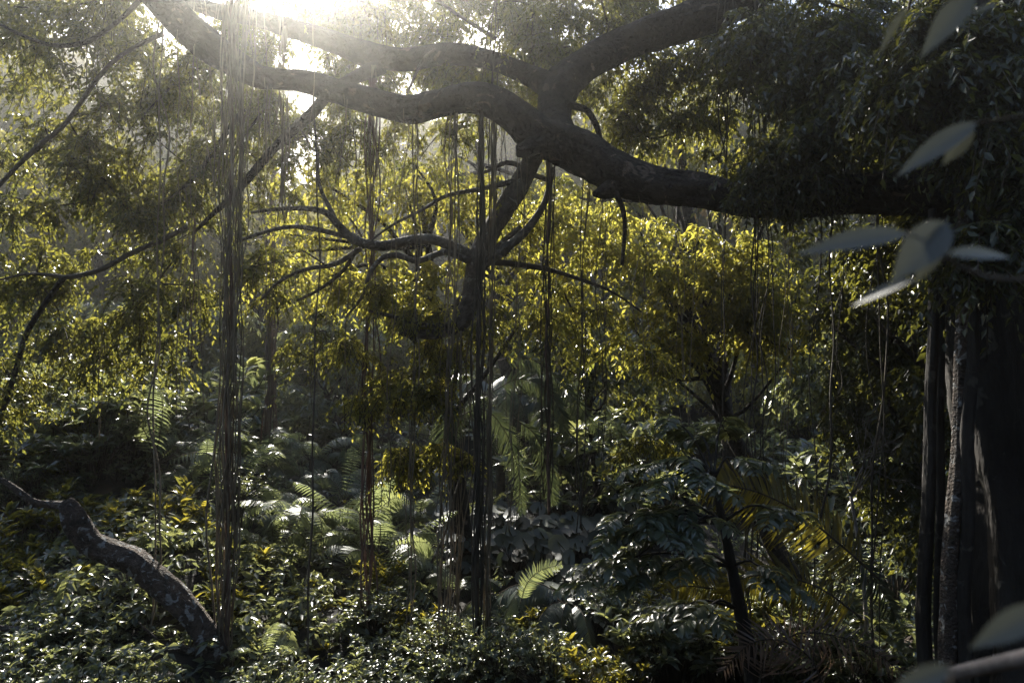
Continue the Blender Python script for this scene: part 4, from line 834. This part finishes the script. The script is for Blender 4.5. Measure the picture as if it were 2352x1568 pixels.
# ------------------------------------------------------------------ haze
def haze():
    me = bpy.data.meshes.new('haze'); x0, x1, y0, y1, z0, z1 = -124, 124, -64, 144, -3, 66
    V = [(x, y, z) for x in (x0, x1) for y in (y0, y1) for z in (z0, z1)]
    me.from_pydata(V, [], [(0, 1, 3, 2), (4, 6, 7, 5), (0, 4, 5, 1), (2, 3, 7, 6), (0, 2, 6, 4), (1, 5, 7, 3)]); me.update()
    o = bpy.data.objects.new('haze', me); COL.objects.link(o)
    m, nt, N, L, out = newmat('haze'); p = N('ShaderNodeVolumePrincipled')
    p.inputs['Color'].default_value = (.97, .96, .90, 1); p.inputs['Density'].default_value = HAZE_D; p.inputs['Anisotropy'].default_value = HAZE_G
    L(p.outputs[0], out.inputs['Volume']); me.materials.append(m); tag(o, 'thin sunlit mist filling the whole ravine', 'haze', kind='stuff')
HAZE_D, HAZE_G = .0023, .90
haze()

# ------------------------------------------------------------------ every repeat gets a label of its own, by where it stands
ORD = 'first second third fourth fifth sixth seventh eighth ninth tenth eleventh twelfth thirteenth fourteenth fifteenth sixteenth seventeenth eighteenth nineteenth twentieth twenty-first twenty-second twenty-third twenty-fourth'.split()
def proj(o):
    q = np.array(o.location) - CAM; d = q @ FW
    return 1176 + F * (q @ RT) / d, 784 - F * (q @ UP) / d, d
def relabel(group, noun, place, rows):
    g = [(proj(o), o) for o in COL.objects if o.parent is None and o.get('group') == group]
    g.sort(key=lambda t: -t[0][2]); n = len(g); k = len(rows)
    for r in range(k):
        part = sorted(g[r * n // k:(r + 1) * n // k], key=lambda t: t[0][0])
        for i, (p_, o) in enumerate(part):
            o['label'] = f"{noun}, {ORD[i] if i < len(ORD) else 'number %d' % (i + 1)} from left in the {rows[r]} row {place}"
relabel('ferns of the fern bank', 'arching fern', 'of the fern bank', ['highest', 'upper', 'middle', 'lower', 'lowest'])
relabel('glossy shrubs of the lower left bank', 'glossy whorled shrub', 'around the leaning trunk', ['back', 'middle', 'front'])
relabel('shrubs on the left slope', 'blue-green shrub', 'on the left slope', ['highest', 'upper', 'lower', 'lowest'])
relabel('shrubs scattered over the slope', 'bluish shrub', 'scattered on the middle slope', ['farthest', 'far', 'middle', 'near', 'nearest'])
relabel('shrubs behind the golden frond', 'small-leaved pale shrub', 'behind the golden frond', ['upper', 'lower'])
relabel('shrubs above the fern bank', 'dark shrub', 'above the fern bank', ['upper', 'lower'])
relabel('shrubs at the bottom centre', 'small-leaved bright shrub', 'under the central roots', ['upper', 'lower'])
relabel('shrubs in the lower right shade', 'dim shrub', 'below the golden frond', ['single'])
relabel('small shrubs along the bottom left edge', 'small-leaved dark shrub', 'along the bottom left edge', ['back', 'front'])
relabel('round-leaved plants in the shaded middle', 'plant with round grey leaves', 'behind the central roots', ['back', 'front'])
relabel('round-leaved plants above the low palms', 'plant with round grey leaves', 'in the hollow', ['single'])
relabel('trees on the wooded hillside', 'leafy hillside tree', 'of the wooded hillside', ['hilltop', 'second highest', 'third highest', 'middle', 'third lowest', 'second lowest', 'lowest'])
